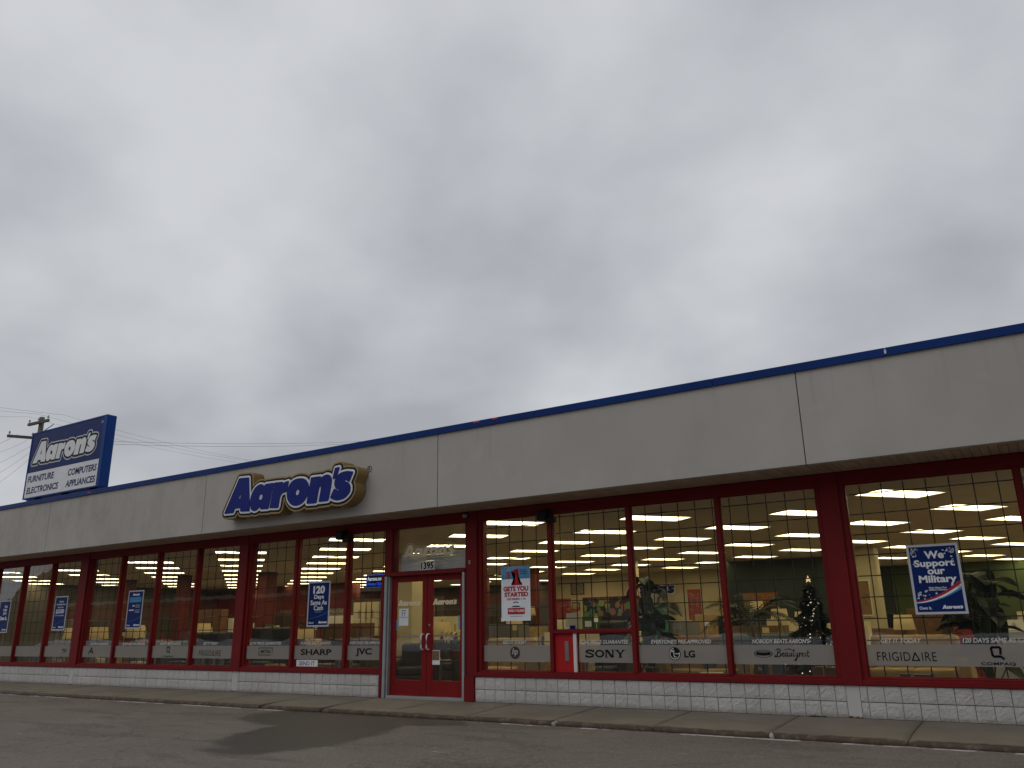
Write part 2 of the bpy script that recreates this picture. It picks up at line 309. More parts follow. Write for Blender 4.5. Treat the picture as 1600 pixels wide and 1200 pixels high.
def tube(bm, pts, r, seg=6, r1=None):
    pts = [Vector(p) for p in pts]; n = len(pts); rings = []; r1 = r if r1 is None else r1
    for i, p in enumerate(pts):
        d = (pts[min(i+1, n-1)] - pts[max(i-1, 0)]).normalized(); a = d.cross(Vector((0, 0, 1)))
        if a.length < 1e-3: a = Vector((1, 0, 0))
        a.normalize(); b = d.cross(a); rr = r + (r1-r)*i/(n-1)
        rings.append([bm.verts.new(p + a*rr*math.cos(2*math.pi*k/seg) + b*rr*math.sin(2*math.pi*k/seg)) for k in range(seg)])
    for A, B in zip(rings, rings[1:]):
        for k in range(seg): bm.faces.new((A[k], A[(k+1) % seg], B[(k+1) % seg], B[k]))
    bm.faces.new(rings[0][::-1]); bm.faces.new(rings[-1])
def obj(name, bm, m, parent=None, smooth=False, loc=None):
    if isinstance(bm, bmesh.types.BMesh):
        bmesh.ops.recalc_face_normals(bm, faces=bm.faces[:]) if not getattr(bm, 'keep', False) else None
        me = bpy.data.meshes.new(name); bm.to_mesh(me); bm.free()
    else: me = bm
    if m is not None and not me.materials:
        for mm in (m if isinstance(m, (list, tuple)) else [m]): me.materials.append(MATS[mm])
    if smooth:
        for p in me.polygons: p.use_smooth = True
    o = bpy.data.objects.new(name, me); COL.objects.link(o)
    if parent is not None: o.parent = parent
    if loc is not None: o.location = loc
    return o
def tag(o, label, cat, group=None):
    o['label'] = label; o['category'] = cat
    if group: o['group'] = group
    return o
def thing(name, label, cat, loc=(0, 0, 0), rz=0, group=None):
    o = bpy.data.objects.new(name, None); o.empty_display_size = 0.2; COL.objects.link(o); o.location = loc; o.rotation_euler = (0, 0, rz)
    return tag(o, label, cat, group)
def box_obj(name, m, parent, *a, bev=0):
    bm = bmesh.new()
    rb(bm, *a, b=bev) if bev else bx(bm, *a)
    return obj(name, bm, m, parent)
def struct(name, bm, m):
    o = obj(name, bm, m); o['kind'] = 'structure'; return o

# ---- lettering (built-in typeface) as flat meshes in the x-z plane, facing -y
TXT = {}
def glyphs(s, bold=0.0, shear=0.0, space=1.0):
    k = (s, bold, shear, space)
    if k not in TXT:
        c = bpy.data.curves.new('t', 'FONT'); c.body = s; c.offset = bold; c.shear = shear; c.space_character = space; c.resolution_u = 4; c.fill_mode = 'BOTH'
        o = bpy.data.objects.new('t', c); COL.objects.link(o)
        dg = bpy.context.evaluated_depsgraph_get(); me = bpy.data.meshes.new_from_object(o.evaluated_get(dg))
        V = np.array([v.co[:2] for v in me.vertices]); F = [tuple(p.vertices) for p in me.polygons]
        bpy.data.objects.remove(o); bpy.data.curves.remove(c); bpy.data.meshes.remove(me)
        V -= V.min(0); TXT[k] = (V / V.max(0), F)
    return TXT[k]
def text(name, s, x0, x1, z0, z1, y, m, parent, bold=0.02, shear=0.0, space=1.0):
    V, F = glyphs(s, bold, shear, space)
    me = bpy.data.meshes.new(name); me.from_pydata([(x0+(x1-x0)*a, y, z0+(z1-z0)*b) for a, b in V], [], F)
    return obj(name, me, m, parent)

# ---- the italic word mark as a distance field, cut into filled outlines
LOGO = {'A':[(0.071,0.113),(0.440,0.778),(0.719,0.766),(0.816,0.101),(0.567,0.115),(0.554,0.191),(0.367,0.195),(0.320,0.108)],
'Ah':[(0.436,0.353),(0.538,0.352),(0.547,0.581)],
'a':[(1.119,0.587),(1.032,0.577),(0.942,0.521),(0.873,0.419),(0.838,0.304),(0.850,0.194),(0.900,0.115),(0.975,0.087),(1.052,0.106),(1.141,0.168),(1.176,0.108),(1.376,0.099),(1.475,0.573),(1.263,0.574),(1.237,0.518),(1.193,0.562)],
'ah':[(1.211,0.321),(1.195,0.290),(1.169,0.269),(1.137,0.262),(1.106,0.270),(1.082,0.292),(1.069,0.323),(1.071,0.357),(1.087,0.388),(1.113,0.409),(1.145,0.417),(1.176,0.408),(1.200,0.386),(1.213,0.355)],
'r':[(1.445,0.108),(1.529,0.573),(1.746,0.564),(1.730,0.495),(1.816,0.553),(1.913,0.564),(1.870,0.384),(1.764,0.379),(1.694,0.312),(1.662,0.094)],
'o':[(2.281,0.581),(2.392,0.549),(2.468,0.464),(2.494,0.375),(2.470,0.259),(2.394,0.158),(2.276,0.094),(2.138,0.085),(2.024,0.133),(1.937,0.223),(1.911,0.336),(1.933,0.444),(2.018,0.545),(2.141,0.582)],
'oh':[(2.265,0.311),(2.249,0.280),(2.223,0.260),(2.192,0.253),(2.162,0.261),(2.139,0.283),(2.127,0.313),(2.129,0.348),(2.145,0.378),(2.171,0.399),(2.202,0.406),(2.233,0.397),(2.256,0.375),(2.267,0.345)],
'n':[(2.482,0.098),(2.567,0.563),(2.802,0.558),(2.791,0.497),(2.877,0.555),(2.971,0.580),(3.055,0.550),(3.097,0.472),(3.085,0.367),(3.030,0.103),(2.808,0.103),(2.857,0.348),(2.841,0.393),(2.806,0.402),(2.763,0.369),(2.717,0.090)],
'q':[(3.149,0.504),(3.193,0.675),(3.280,0.681),(3.211,0.518)],
's':[(3.632,0.556),(3.488,0.583),(3.345,0.572),(3.247,0.520),(3.201,0.440),(3.199,0.366),(3.239,0.309),(3.320,0.279),(3.357,0.260),(3.337,0.230),(3.265,0.238),(3.190,0.282),(3.176,0.262),(3.112,0.142),(3.201,0.102),(3.303,0.087),(3.445,0.105),(3.541,0.163),(3.587,0.231),(3.583,0.294),(3.544,0.356),(3.442,0.398),(3.411,0.428),(3.439,0.451),(3.496,0.445),(3.548,0.408),(3.562,0.422)]}
def smooth_poly(P, k=3):
    P = np.array(P)
    for _ in range(k):                     # one corner-cutting pass where the corner is blunt, so that curves read round
        Q = []; n = len(P)
        for i in range(n):
            a, b, c = P[i-1], P[i], P[(i+1) % n]; u = b-a; v = c-b
            ang = abs(math.atan2(u[0]*v[1]-u[1]*v[0], u@v))
            if ang < 0.95: Q += [b-u*0.22, b+v*0.22]
            else: Q.append(b)
        P = np.array(Q)
    return P
def poly_sdf(P, G):
    d = np.full(len(G), 1e9); ins = np.zeros(len(G), bool)
    for a, b in zip(P, np.roll(P, -1, 0)):
        e = b-a; w_ = G-a; t = np.clip((w_@e)/(e@e+1e-12), 0, 1); d = np.minimum(d, ((w_-t[:, None]*e)**2).sum(1))
        c = (a[1] <= G[:, 1]) != (b[1] <= G[:, 1]); xs = a[0]+(G[:, 1]-a[1])*(e[0])/(e[1] if abs(e[1]) > 1e-12 else 1e-12)
        ins ^= c & (G[:, 0] < xs)
    return np.sqrt(d)*np.where(ins, -1, 1)
GX0, GZ0, GS, GNX, GNZ = -0.10, -0.10, 0.0125, 316, 84
gx, gz = np.meshgrid(GX0+GS*np.arange(GNX), GZ0+GS*np.arange(GNZ)); GG = np.stack([gx.ravel(), gz.ravel()], 1)
LS = {}
for k in ('A', 'a', 'r', 'o', 'n', 'q', 's'):
    f = poly_sdf(smooth_poly(LOGO[k]), GG)
    if k+'h' in LOGO: f = np.maximum(f, -poly_sdf(np.array(LOGO[k+'h']), GG))
    LS[k] = f.reshape(GNZ, GNX)
LALL = np.minimum.reduce(list(LS.values()))
SOLID = np.minimum.reduce([poly_sdf(smooth_poly(LOGO[k]), GG) for k in ('A', 'a', 'r', 'o', 'n', 'q', 's')]).reshape(GNZ, GNX)
def contour(F, level):
    """filled region F<level -> verts, faces, rim segments"""
    V = []; idx = {}; faces = []; segs = []; D = F-level
    def corner(i, j):
        k = ('c', i, j)
        if k not in idx: idx[k] = len(V); V.append((GX0+GS*i, GZ0+GS*j))
        return idx[k]
    def edge(i, j, i2, j2):
        k = ('e', min((i, j), (i2, j2)), max((i, j), (i2, j2)))
        if k not in idx:
            a, b = D[j, i], D[j2, i2]; t = a/(a-b); idx[k] = len(V); V.append((GX0+GS*(i+t*(i2-i)), GZ0+GS*(j+t*(j2-j))))
        return idx[k]
    I = D < 0
    for j in range(GNZ-1):
        full = I[j, :-1] & I[j, 1:] & I[j+1, :-1] & I[j+1, 1:]; anyv = I[j, :-1] | I[j, 1:] | I[j+1, :-1] | I[j+1, 1:]
        i = 0
        while i < GNX-1:
            if full[i]:
                i0 = i
                while i < GNX-1 and full[i]: i += 1
                faces.append((corner(i0, j), corner(i, j), corner(i, j+1), corner(i0, j+1))); continue
            if anyv[i]:
                cs = [(i, j), (i+1, j), (i+1, j+1), (i, j+1)]; poly = []; cut = []
                for a, b in zip(cs, cs[1:]+cs[:1]):
                    if I[a[1], a[0]]: poly.append(corner(*a))
                    if I[a[1], a[0]] != I[b[1], b[0]]: q = edge(*a, *b); poly.append(q); cut.append((q, I[a[1], a[0]]))
                if len(poly) > 2: faces.append(tuple(poly))
                if len(cut) == 2:
                    (a, ia), (b, ib) = cut; segs.append((a, b) if ia else (b, a))
                elif len(cut) == 4:
                    for q in range(4):
                        if cut[q][1]: segs.append((cut[q][0], cut[(q+1) % 4][0]))
            i += 1
    return V, faces, segs
def logo_mesh(name, F, level, x, z, s, y, depth=0.0):
    V, faces, segs = contour(F, level); n = len(V)
    P = [(x+s*a, y, z+s*b) for a, b in V]; FF = list(faces)
    if depth:
        P += [(x+s*a, y+depth, z+s*b) for a, b in V]
        FF += [(b, a, a+n, b+n) for a, b in segs]
    me = bpy.data.meshes.new(name); me.from_pydata(P, [], FF); return me, len(faces)
def logo(name, x0, x1, z0, y, m, parent, level=0.012, F=None):
    s = (x1-x0)/3.6; me, _ = logo_mesh(name, LALL if F is None else F, level, x0-0.05*s, z0-0.09*s, s, y); return obj(name, me, m, parent)

# ================================================================== ground
bm = bmesh.new(); ZR = -0.125
v = [bm.verts.new(c) for c in ((-400, -400, ZR), (400, -400, ZR), (400, 400, ZR), (-400, 400, ZR))]; bm.faces.new(v)
struct('parking_lot', bm, 'asphalt')

walk = bpy.data.objects.new('sidewalk', None); COL.objects.link(walk); walk['kind'] = 'structure'
PROF = [(0.03, 0.0), (-0.45, -0.019), (-0.95, -0.041), (-1.36, -0.058), (-1.405, -0.066), (-1.425, -0.085), (-1.43, -0.14)]
x = -35.2; k = 0
while x < 10.5:
    L = 1.524; bm = bmesh.new(); n = 14; rows = []; rr = random.Random(k)
    for i in range(n+1):
        q = []; jag = rr.uniform(-0.006, 0.012)
        chip = 0.035 if (i in (0, n) and rr.random() < 0.55) else 0.0
        for j, (yy, zz) in enumerate(PROF):
            e_ = 1.0 if j in (3, 4, 5) else 0.0
            q.append(bm.verts.new((x+0.006+(L-0.012)*i/n + (0.0 if j < 3 else rr.uniform(-0.003, 0.003)), yy + e_*(jag+chip) + (0.004*rr.uniform(-1, 1) if j > 2 else 0), zz - e_*(chip*0.5+rr.uniform(0, 0.005)))))
        q.append(bm.verts.new((q[0].co.x, 0.03, -0.14))); rows.append(q)
    for a, b in zip(rows, rows[1:]):
        for j in range(len(a)-1): bm.faces.new((a[j], a[j+1], b[j+1], b[j]))
    bm.faces.new(rows[0]); bm.faces.new(rows[-1][::-1])
    o = obj('slab', bm, 'concrete', walk); 
    for p in o.data.polygons: p.use_smooth = len(p.vertices) == 4
    if k in (19, 21):      # broken concrete left in the joint at the kerb
        bm = bmesh.new()
        for q in range(3):
            t_ = bmesh.new(); bmesh.ops.create_icosphere(t_, subdivisions=1, radius=0.04)
            for vv in t_.verts: vv.co *= rr.uniform(0.6, 1.1)
            join(bm, t_, Matrix.Translation((x+0.05+rr.uniform(-0.03, 0.04), -1.408-0.012*rr.random(), -0.118+0.014*q)))
        obj('broken_edge', bm, 'concrete_chip', walk)
    x += L; k += 1

# ================================================================== the store
ST = thing('store_building', 'long low shop with red framed windows, grey fascia band and white block base', 'building')
ZS, ZG0, ZG1, ZH = 0.406, 0.505, 3.06, 3.232
# piers: x range
PIERS = [(-33.6, -33.2), (-27.45, -27.05), (-21.29, -20.81), (-15.02, -14.61), (-8.81, -8.46), (-2.645, -2.255), (3.6, 4.0), (9.8, 10.2)]
BAYS = [(-33.2, -27.45, (-31.75, -30.3, -28.9)), (-27.05, -21.29, (-25.6, -24.12, -22.64)), (-20.81, -15.02, (-19.44, -17.95, -16.45)),
        (-14.61, -10.75, (-13.19, -11.72)), (-8.46, -2.645, (-7.05, -5.58, -4.095)), (-2.255, 3.6, (-0.17, 1.72)), (4.0, 9.8, (5.45, 6.9, 8.35))]
for (a, b) in PIERS:
    bm = bmesh.new()
    bx(bm, a, a+0.075, 0.015, 0.20, ZS, ZH); bx(bm, b-0.075, b, 0.015, 0.20, ZS, ZH)
    rb(bm, a+0.070, b-0.070, -0.03, 0.20, ZS+0.002, ZH, b=0.006, seg=1)
    obj('pier', bm, 'red', ST)
    if a != -8.81:
        c = (a+b)/2 - 0.02; box_obj('pilaster', 'pilaster', ST, c-0.085, c+0.085, 0.004, 0.12, 0.0, ZS-0.003, bev=0.004)
box_obj('door_post', 'red', ST, -8.81, -8.60, -0.028, 0.20, 0.0, ZS+0.004, bev=0.006)
box_obj('door_post', 'red', ST, -10.775, -10.715, -0.02, 0.22, 0.0, 2.2, bev=0.005)
box_obj('door_post', 'red', ST, -10.70, -10.55, 0.0, 0.22, 2.2, ZG1+0.02, bev=0.005)
# sill and header of each bay, door head
for a, b, ms in BAYS:
    bm = bmesh.new(); rb(bm, a-0.2 if a != -8.46 else a-0.14, b+0.2 if b != -10.75 else b, -0.022, 0.2, ZS, ZG0-0.028, b=0.006, seg=1); rb(bm, a, b, 0.006, 0.2, ZG0-0.03, ZG0, b=0.005, seg=1)
    obj('sill', bm, 'red', ST)
hx = [-33.6, -27.25, -21.05, -14.8, -10.66, -8.65, -2.45, 3.8, 10.2]
for a, b in zip(hx, hx[1:]): box_obj('header', 'red', ST, a+0.002, b-0.002, -0.012, 0.2, ZG1, ZH-0.004, bev=0.006)
# concrete block base
JO = -7.369 % 0.2032
def block_mesh(i, w=0.1935):
    rr = random.Random(100+i); bm = bmesh.new(); n = 5; h = 0.1915; g = []
    for a in range(n+1):
        row = []
        for b in range(n+1):
            e_ = a in (0, n) or b in (0, n); c_ = a in (0, n) and b in (0, n)
            d = 0.0 if c_ else (-0.002*rr.random() if e_ else -0.003-0.007*rr.random())
            j = 0 if e_ else 0.010
            row.append(bm.verts.new((w*a/n+rr.uniform(-j, j), d, h*b/n+rr.uniform(-j, j))))
        g.append(row)
    for a in range(n):
        for b in range(n): bm.faces.new((g[a][b], g[a+1][b], g[a+1][b+1], g[a][b+1]))
    rim = [g[a][0] for a in range(n+1)]+[g[n][b] for b in range(1, n+1)]+[g[a][n] for a in range(n-1, -1, -1)]+[g[0][b] for b in range(n-1, 0, -1)]
    bk = [bm.verts.new((v.co.x, 0.06, v.co.z)) for v in rim]
    for q in range(len(rim)): bm.faces.new((rim[q-1], bk[q-1], bk[q], rim[q]))
    me = bpy.data.meshes.new('block'); bmesh.ops.recalc_face_normals(bm, faces=bm.faces[:]); bm.to_mesh(me); bm.free(); me.materials.append(MATS['block']); return me
BLK = [block_mesh(i) for i in range(10)]
far = bmesh.new()
PIL = [((a+b)/2-0.02-0.087, (a+b)/2-0.02+0.087) for a, b in PIERS if a != -8.81]
spans = []; cur = -33.6
for a, b in sorted(PIL+[(-10.775, -8.59)]):
    if a > cur: spans.append((cur, a))
    cur = b
spans.append((cur, 10.2))
cnt = 0
for a, b in spans:
    xs = [a]; x = math.ceil((a-JO)/0.2032)*0.2032+JO
    if x-a < 0.03: x += 0.2032
    while x < b-0.03: xs.append(x); x += 0.2032
    xs.append(b)
    for x0, x1 in zip(xs, xs[1:]):
        for r_ in range(2):
            me = random.choice(BLK); wd = x1-x0-0.008; sc_ = wd/0.1935; loc = (x0+0.004+random.uniform(-.0008, .0008), 0.006+random.uniform(-0.003, 0.003), 0.005+r_*0.2030)
            if x1 > -22.5 and x0 < 6.3 and cnt < 300:
                o = bpy.data.objects.new('block', me); COL.objects.link(o); o.parent = ST; o.location = loc; o.scale = (sc_, 1, 1); cnt += 1
            else:
                t_ = bmesh.new(); t_.from_mesh(me); join(far, t_, Matrix.Translation(loc) @ Matrix.Diagonal((sc_, 1, 1, 1)))
obj('block_base', far, 'block', ST)['kind'] = 'stuff'
for a, b in ((-33.6, -10.775), (-8.62, 10.2)): box_obj('mortar_bed', 'mortar', ST, a, b, 0.020, 0.12, -0.01, ZS-0.004)
# fascia band, coping, soffit
SEAM = [-34.2, -27.95, -21.60, -15.256, -8.80, -2.523, 3.8, 10.6]
for a, b in zip(SEAM, SEAM[1:]): box_obj('fascia_panel', 'fascia', ST, a+0.006, b-0.006, -0.83, -0.70, 3.24, 4.545, bev=0.006)
box_obj('fascia_backing', 'dark_gap', ST, -34.18, 10.58, -0.822, -0.60, 3.25, 4.5)
cxs = [-34.25, -31.2, -28.1, -25.1, -22.1, -19.0, -15.9, -12.9, -9.8, -6.75, -3.7, -1.35, 1.7, 4.7, 7.8, 10.65]
for a, b in zip(cxs, cxs[1:]):
    bm = bmesh.new(); rb(bm, a+0.002, b-0.002, -0.855, -0.55, 4.548, 4.655, b=0.006, seg=1); rb(bm, a+0.002, b-0.002, -0.862, -0.84, 4.536, 4.552, b=0.004, seg=1); obj('coping', bm, 'blue_metal', ST)
for x_, z_, wd in ((-8.0, 4.638, 0.13), (-7.6, 4.640, 0.10), (-19.9, 4.60, 0.13)):
    box_obj('paint_patch', 'far_bright_red', ST, x_, x_+wd, -0.8575, -0.8545, z_-0.012, z_+0.008)
box_obj('coping_mark', 'white_paint', ST, -1.36, -1.335, -0.8585, -0.8545, 4.57, 4.625)
PLK = 0.102
bm = bmesh.new(); rb(bm, 0.003, PLK-0.003, -0.70, -0.014, 3.236, 3.252, b=0.003, seg=1); pm = bpy.data.meshes.new('soffit_plank'); bm.to_mesh(pm); bm.free(); pm.materials.append(MATS['soffit'])
rest = bmesh.new(); x = 9.8; k = 0
while x > -34.1:
    if k < 296: o = bpy.data.objects.new('soffit_plank', pm); COL.objects.link(o); o.parent = ST; o.location = (x, 0, random.uniform(-0.001, 0.0015))
    else: rb(rest, x+0.003, x+PLK-0.003, -0.70, -0.014, 3.236, 3.252, b=0.003, seg=1)
    x -= PLK; k += 1
obj('soffit_boarding', rest, 'soffit', ST)['kind'] = 'stuff'
box_obj('soffit_backing', 'dark_gap', ST, -34.1, 10.5, -0.69, 0.10, 3.262, 3.30)
box_obj('roof', 'roof_gravel', ST, -33.9, 10.4, -0.62, 21.2, 4.2, 4.32)
box_obj('wall_above_windows', 'dark_gap', ST, -33.6, 10.2, 0.03, 0.2, ZH+0.04, 4.19)
box_obj('end_wall', 'side_wall', ST, -34.0, -33.62, 0.21, 21, -0.1, 4.19); box_obj('end_wall', 'side_wall', ST, 10.22, 10.5, 0.21, 21, -0.1, 4.19)
box_obj('rear_wall', 'side_wall', ST, -34.0, 10.5, 21.0, 21.25, -0.1, 4.19)
# mullions
for a, b, ms in BAYS:
    for m_ in ms:
        bm = bmesh.new(); rb(bm, m_-0.034, m_+0.034, -0.004, 0.145, ZG0, ZG1, b=0.005, seg=1); obj('mullion', bm, 'red', ST)

# windows: a thin stop frame, the pane, the inner security grid, and film lettering on the glass
YG = 0.075
def grid_bars(x0, x1, z0, z1, ph=0.0, sp=0.279):
    bm = bmesh.new(); h = 0.0072; x = x0+0.09+ph
    while x < x1-0.02: bx(bm, x-h, x+h, 0.150, 0.159, z0, z1); x += sp
    z = z0+0.17
    while z < z1-0.02: bx(bm, x0, x1, 0.160, 0.169, z-h, z+h); z += sp
    return bm
def window(x0, x1, z0=ZG0, z1=ZG1, band=True, grid=True, ph=0.0):
    bm = bmesh.new(); f = 0.014; ya, yb = 0.05, 0.10
    bx(bm, x0, x0+f, ya, yb, z0, z1); bx(bm, x1-f, x1, ya, yb, z0, z1); bx(bm, x0+f, x1-f, ya, yb, z0, z0+f); bx(bm, x0+f, x1-f, ya, yb, z1-f, z1)
    wn = obj('window', bm, 'red', ST)
    box_obj('pane', 'glass', wn, x0+f-0.004, x1-f+0.004, YG-0.003, YG+0.003, z0+f-0.004, z1-f+0.004)
    if grid: obj('security_grid', grid_bars(x0+f, x1-f, z0+f, z1-f, ph), 'steel_bar', wn)
    if band: box_obj('frosted_band', 'frost', wn, x0+f, x1-f, YG-0.0065, YG-0.0045, 0.652, 0.915)
    return wn
WIN = {}
for a, b, ms in BAYS:
    e_ = [a]+list(ms)+[b]
    for i, (p, q) in enumerate(zip(e_, e_[1:])):
        x0 = p+(0.034 if i else 0.0); x1 = q-(0.034 if i < len(e_)-2 else 0.0)
        if abs(p+7.05) < 0.01:
            WIN[round(p, 2)] = window(x0, x1, 1.15, ZG1, band=False)
            box_obj('window_rail', 'red', ST, x0, x1, -0.002, 0.14, 1.10, 1.15, bev=0.004)
            wl = window(-6.60, x1, ZG0, 1.10); WIN['sony'] = wl
            rp = box_obj('hatch_panel', 'red_panel', ST, x0, -6.665, 0.045, 0.085, ZG0, 1.10, bev=0.003)
            box_obj('hatch_handle', 'hatch_grey', rp, -6.825, -6.752, 0.034, 0.047, 0.665, 0.975, bev=0.004)
            box_obj('hatch_edge', 'white_paint', ST, -6.66, -6.602, 0.02, 0.09, ZG0, 1.10, bev=0.004)
        else: WIN[round(p, 2)] = window(x0, x1, ph=(abs(p)*0.37) % 0.15)
YF = YG-0.0082
BRAND, SLOG = 'black_ink', 'vinyl_grey'
def slogan(k, s, a, b): text('slogan_lettering', s, a, b, 0.935, 0.992, YF, SLOG, WIN[k], 0.022, 0.25)
def brand(k, s, a, b, z0, z1, bold=0.02, shear=0.0, space=1.0): text('brand_lettering', s, a, b, z0, z1, YF, BRAND, WIN[k], bold, shear, space)
def shape(k, polys, name='brand_mark', m=BRAND, y=YF):
    bm = bmesh.new()
    for P in polys:
        try: bm.faces.new([bm.verts.new((a, y, b)) for a, b in P])
        except ValueError: pass
    bmesh.ops.triangulate(bm, faces=bm.faces[:]); return obj(name, bm, m, WIN[k] if not hasattr(k, 'name') else k)
def stroke(pts, w):
    res = []
    for a, b in zip(pts, pts[1:]):
        a, b = np.array(a), np.array(b); d = (b-a)/np.linalg.norm(b-a); n = np.array((-d[1], d[0]))*w/2
        a2, b2 = a-d*w*0.25, b+d*w*0.25; res.append([tuple(a2-n), tuple(b2-n), tuple(b2+n), tuple(a2+n)])
    return res
def ring(cx, cz, ro, ri, n=28, sx=1.0, sz=1.0, a0=0, a1=360):
    res = []
    for i in range(n):
        t0, t1 = R(a0+(a1-a0)*i/n), R(a0+(a1-a0)*(i+1)/n)
        res.append([(cx+sx*ro*math.cos(t0), cz+sz*ro*math.sin(t0)), (cx+sx*ro*math.cos(t1), cz+sz*ro*math.sin(t1)), (cx+sx*ri*math.cos(t1), cz+sz*ri*math.sin(t1)), (cx+sx*ri*math.cos(t0), cz+sz*ri*math.sin(t0))])
    return res
def compaq_mark(k, cx, cz, s):
    shape(k, stroke([(cx+0.34*s, cz-0.18*s), (cx+0.42*s, cz+0.38*s), (cx+0.30*s, cz+0.5*s), (cx-0.30*s, cz+0.5*s), (cx-0.44*s, cz+0.38*s), (cx-0.38*s, cz-0.30*s), (cx-0.26*s, cz-0.42*s), (cx+0.12*s, cz-0.42*s)], 0.23*s) + stroke([(cx+0.10*s, cz-0.40*s), (cx+0.34*s, cz-0.42*s), (cx+0.60*s, cz-0.66*s)], 0.23*s))
def sony(k, x0, x1, z0, z1):
    w_, h = (x1-x0), (z1-z0); t = 0.23*h; P = []
    X = lambda u: x0+u*w_; Z = lambda v: z0+v*h
    # S
    P += stroke([(X(.205), Z(.74)), (X(.19), Z(.86)), (X(.12), Z(.94)), (X(.05), Z(.88)), (X(.02), Z(.74)), (X(.06), Z(.60)), (X(.15), Z(.47)), (X(.20), Z(.34)), (X(.19), Z(.16)), (X(.11), Z(.06)), (X(.04), Z(.10)), (X(.015), Z(.26))], t*0.95)
    P += [[(X(.195), Z(.64)), (X(.225), Z(.64)), (X(.225), Z(1.0)), (X(.20), Z(1.0))], [(X(0), Z(0)), (X(.02), Z(0)), (X(.028), Z(.36)), (X(0), Z(.36))]]
    # O
    P += ring(X(.36), Z(.5), 0.5*h, 0.29*h, 24, sx=0.118*w_/(0.5*h), sz=1.0)
    # N
    P += [[(X(.505), Z(.0)), (X(.54), Z(.0)), (X(.54), Z(1)), (X(.505), Z(1))], [(X(.67), Z(.0)), (X(.705), Z(.0)), (X(.705), Z(1)), (X(.67), Z(1))], [(X(.505), Z(1)), (X(.575), Z(1)), (X(.705), Z(0)), (X(.635), Z(0))]]
    P += [[(X(a), Z(c)), (X(b), Z(c)), (X(b), Z(c+.09)), (X(a), Z(c+.09))] for a, b, c in ((.485, .56, 0), (.485, .54, .91), (.645, .72, .91))]
    # Y
    P += [[(X(.842), Z(0)), (X(.893), Z(0)), (X(.893), Z(.48)), (X(.842), Z(.48))], [(X(.842), Z(.46)), (X(.893), Z(.42)), (X(.812), Z(1)), (X(.75), Z(1))], [(X(.842), Z(.42)), (X(.893), Z(.48)), (X(.98), Z(1)), (X(.94), Z(1))]]
    P += [[(X(a), Z(c)), (X(b), Z(c)), (X(b), Z(c+.09)), (X(a), Z(c+.09))] for a, b, c in ((.82, .915, 0), (.735, .825, .91), (.915, 1.0, .91))]
    shape(k, P, 'brand_lettering')
def frig(k, x0, x1, z0, z1): brand(k, 'FRIGID', x0, x0+0.57*(x1-x0), z0, z1, 0.0, 0, 1.08); d = x1-x0; shape(k, stroke([(x0+0.595*d, z0+0.008), (x0+0.655*d, z1-0.008)], 0.016)+stroke([(x0+0.655*d, z1-0.008), (x0+0.715*d, z0+0.008)], 0.016)+stroke([(x0+0.595*d, z0+0.008), (x0+0.715*d, z0+0.008)], 0.014)); brand(k, 'IRE', x0+0.76*d, x1, z0, z1, 0.0, 0, 1.08)
# from right to left
K = -2.25 if -2.25 in WIN else -2.26
for kk in list(WIN):
    if isinstance(kk, float) and abs(kk+2.255) < 0.02: K = kk
slogan(K, 'GET IT TODAY', -2.053, -1.562); slogan(K, '120 DAYS SAME AS CASH', -1.095, -0.31); frig(K, -2.123, -1.417, 0.712, 0.822)
compaq_mark(K, -0.745, 0.822, 0.118); brand(K, 'COMPAQ', -0.931, -0.56, 0.664, 0.706, 0.03, 0, 1.1)
K = round(-4.095, 2); K = K if K in WIN else [q for q in WIN if isinstance(q, float) and abs(q+4.095) < .02][0]
slogan(K, "NOBODY BEATS AARON'S", -3.766, -2.965); shape(K, ring(-3.62, 0.795, 0.125, 0.112, 30, 1.05, 0.42)+ring(-3.62, 0.80, 0.105, 0.085, 26, 1.0, 0.30)+[[(-3.72, .775), (-3.52, .775), (-3.53, .812), (-3.71, .812)]])
# flowing script name, drawn with the pen strokes
def script(k, x0, x1, z0, z1):
    U = lambda u, v: (x0+(x1-x0)*u, z0+(z1-z0)*v); P = []
    def pen(L, w): 
        L = [U(*q) for q in L]; n = len(L)
        for i in range(n-1): P.extend(stroke([L[i], L[i+1]], w*(0.6+0.8*math.sin(math.pi*(i+0.5)/(n-1)))))
    pen([(.11, .93), (.09, .6), (.06, .25), (.02, .12), (-.01, .22), (.02, .34)], .012); pen([(.03, .80), (.10, .97), (.17, .92), (.17, .74), (.10, .60)], .010); pen([(.10, .60), (.18, .52), (.18, .30), (.11, .16), (.06, .22)], .011)
    for i, ux in enumerate((.235, .32)): pen([(ux+.05, .52), (ux+.02, .58), (ux-.02, .42), (ux, .20), (ux+.04, .22), (ux+.07, .36)], .009)
    pen([(.235, .40), (.28, .50)], .006); pen([(.375, .56), (.36, .24), (.39, .20)], .010)
    pen([(.43, .56), (.415, .24), (.44, .18), (.475, .34), (.49, .56), (.48, .24), (.50, .20)], .009)
    pen([(.565, .92), (.53, .40), (.54, .20), (.57, .24)], .010); pen([(.30, .86), (.42, .98), (.52, .84), (.60, .76)], .008)
    pen([(.61, .56), (.60, .26), (.64, .22), (.67, .56), (.64, .10), (.60, -.22), (.555, -.22), (.60, .0), (.70, .30)], .009)
    pen([(.72, .56), (.705, .18)], .010); pen([(.72, .44), (.76, .56)], .008); pen([(.79, .36), (.83, .50), (.80, .56), (.775, .36), (.80, .18), (.84, .30)], .009)
    pen([(.89, .54), (.865, .48), (.895, .34), (.885, .20), (.855, .24)], .009); pen([(.965, .84), (.94, .30), (.955, .18), (.985, .26)], .010); pen([(.92, .58), (1.0, .62)], .007)
    shape(k, P, 'brand_lettering')
script(K, -3.46, -2.985, 0.735, 0.865)
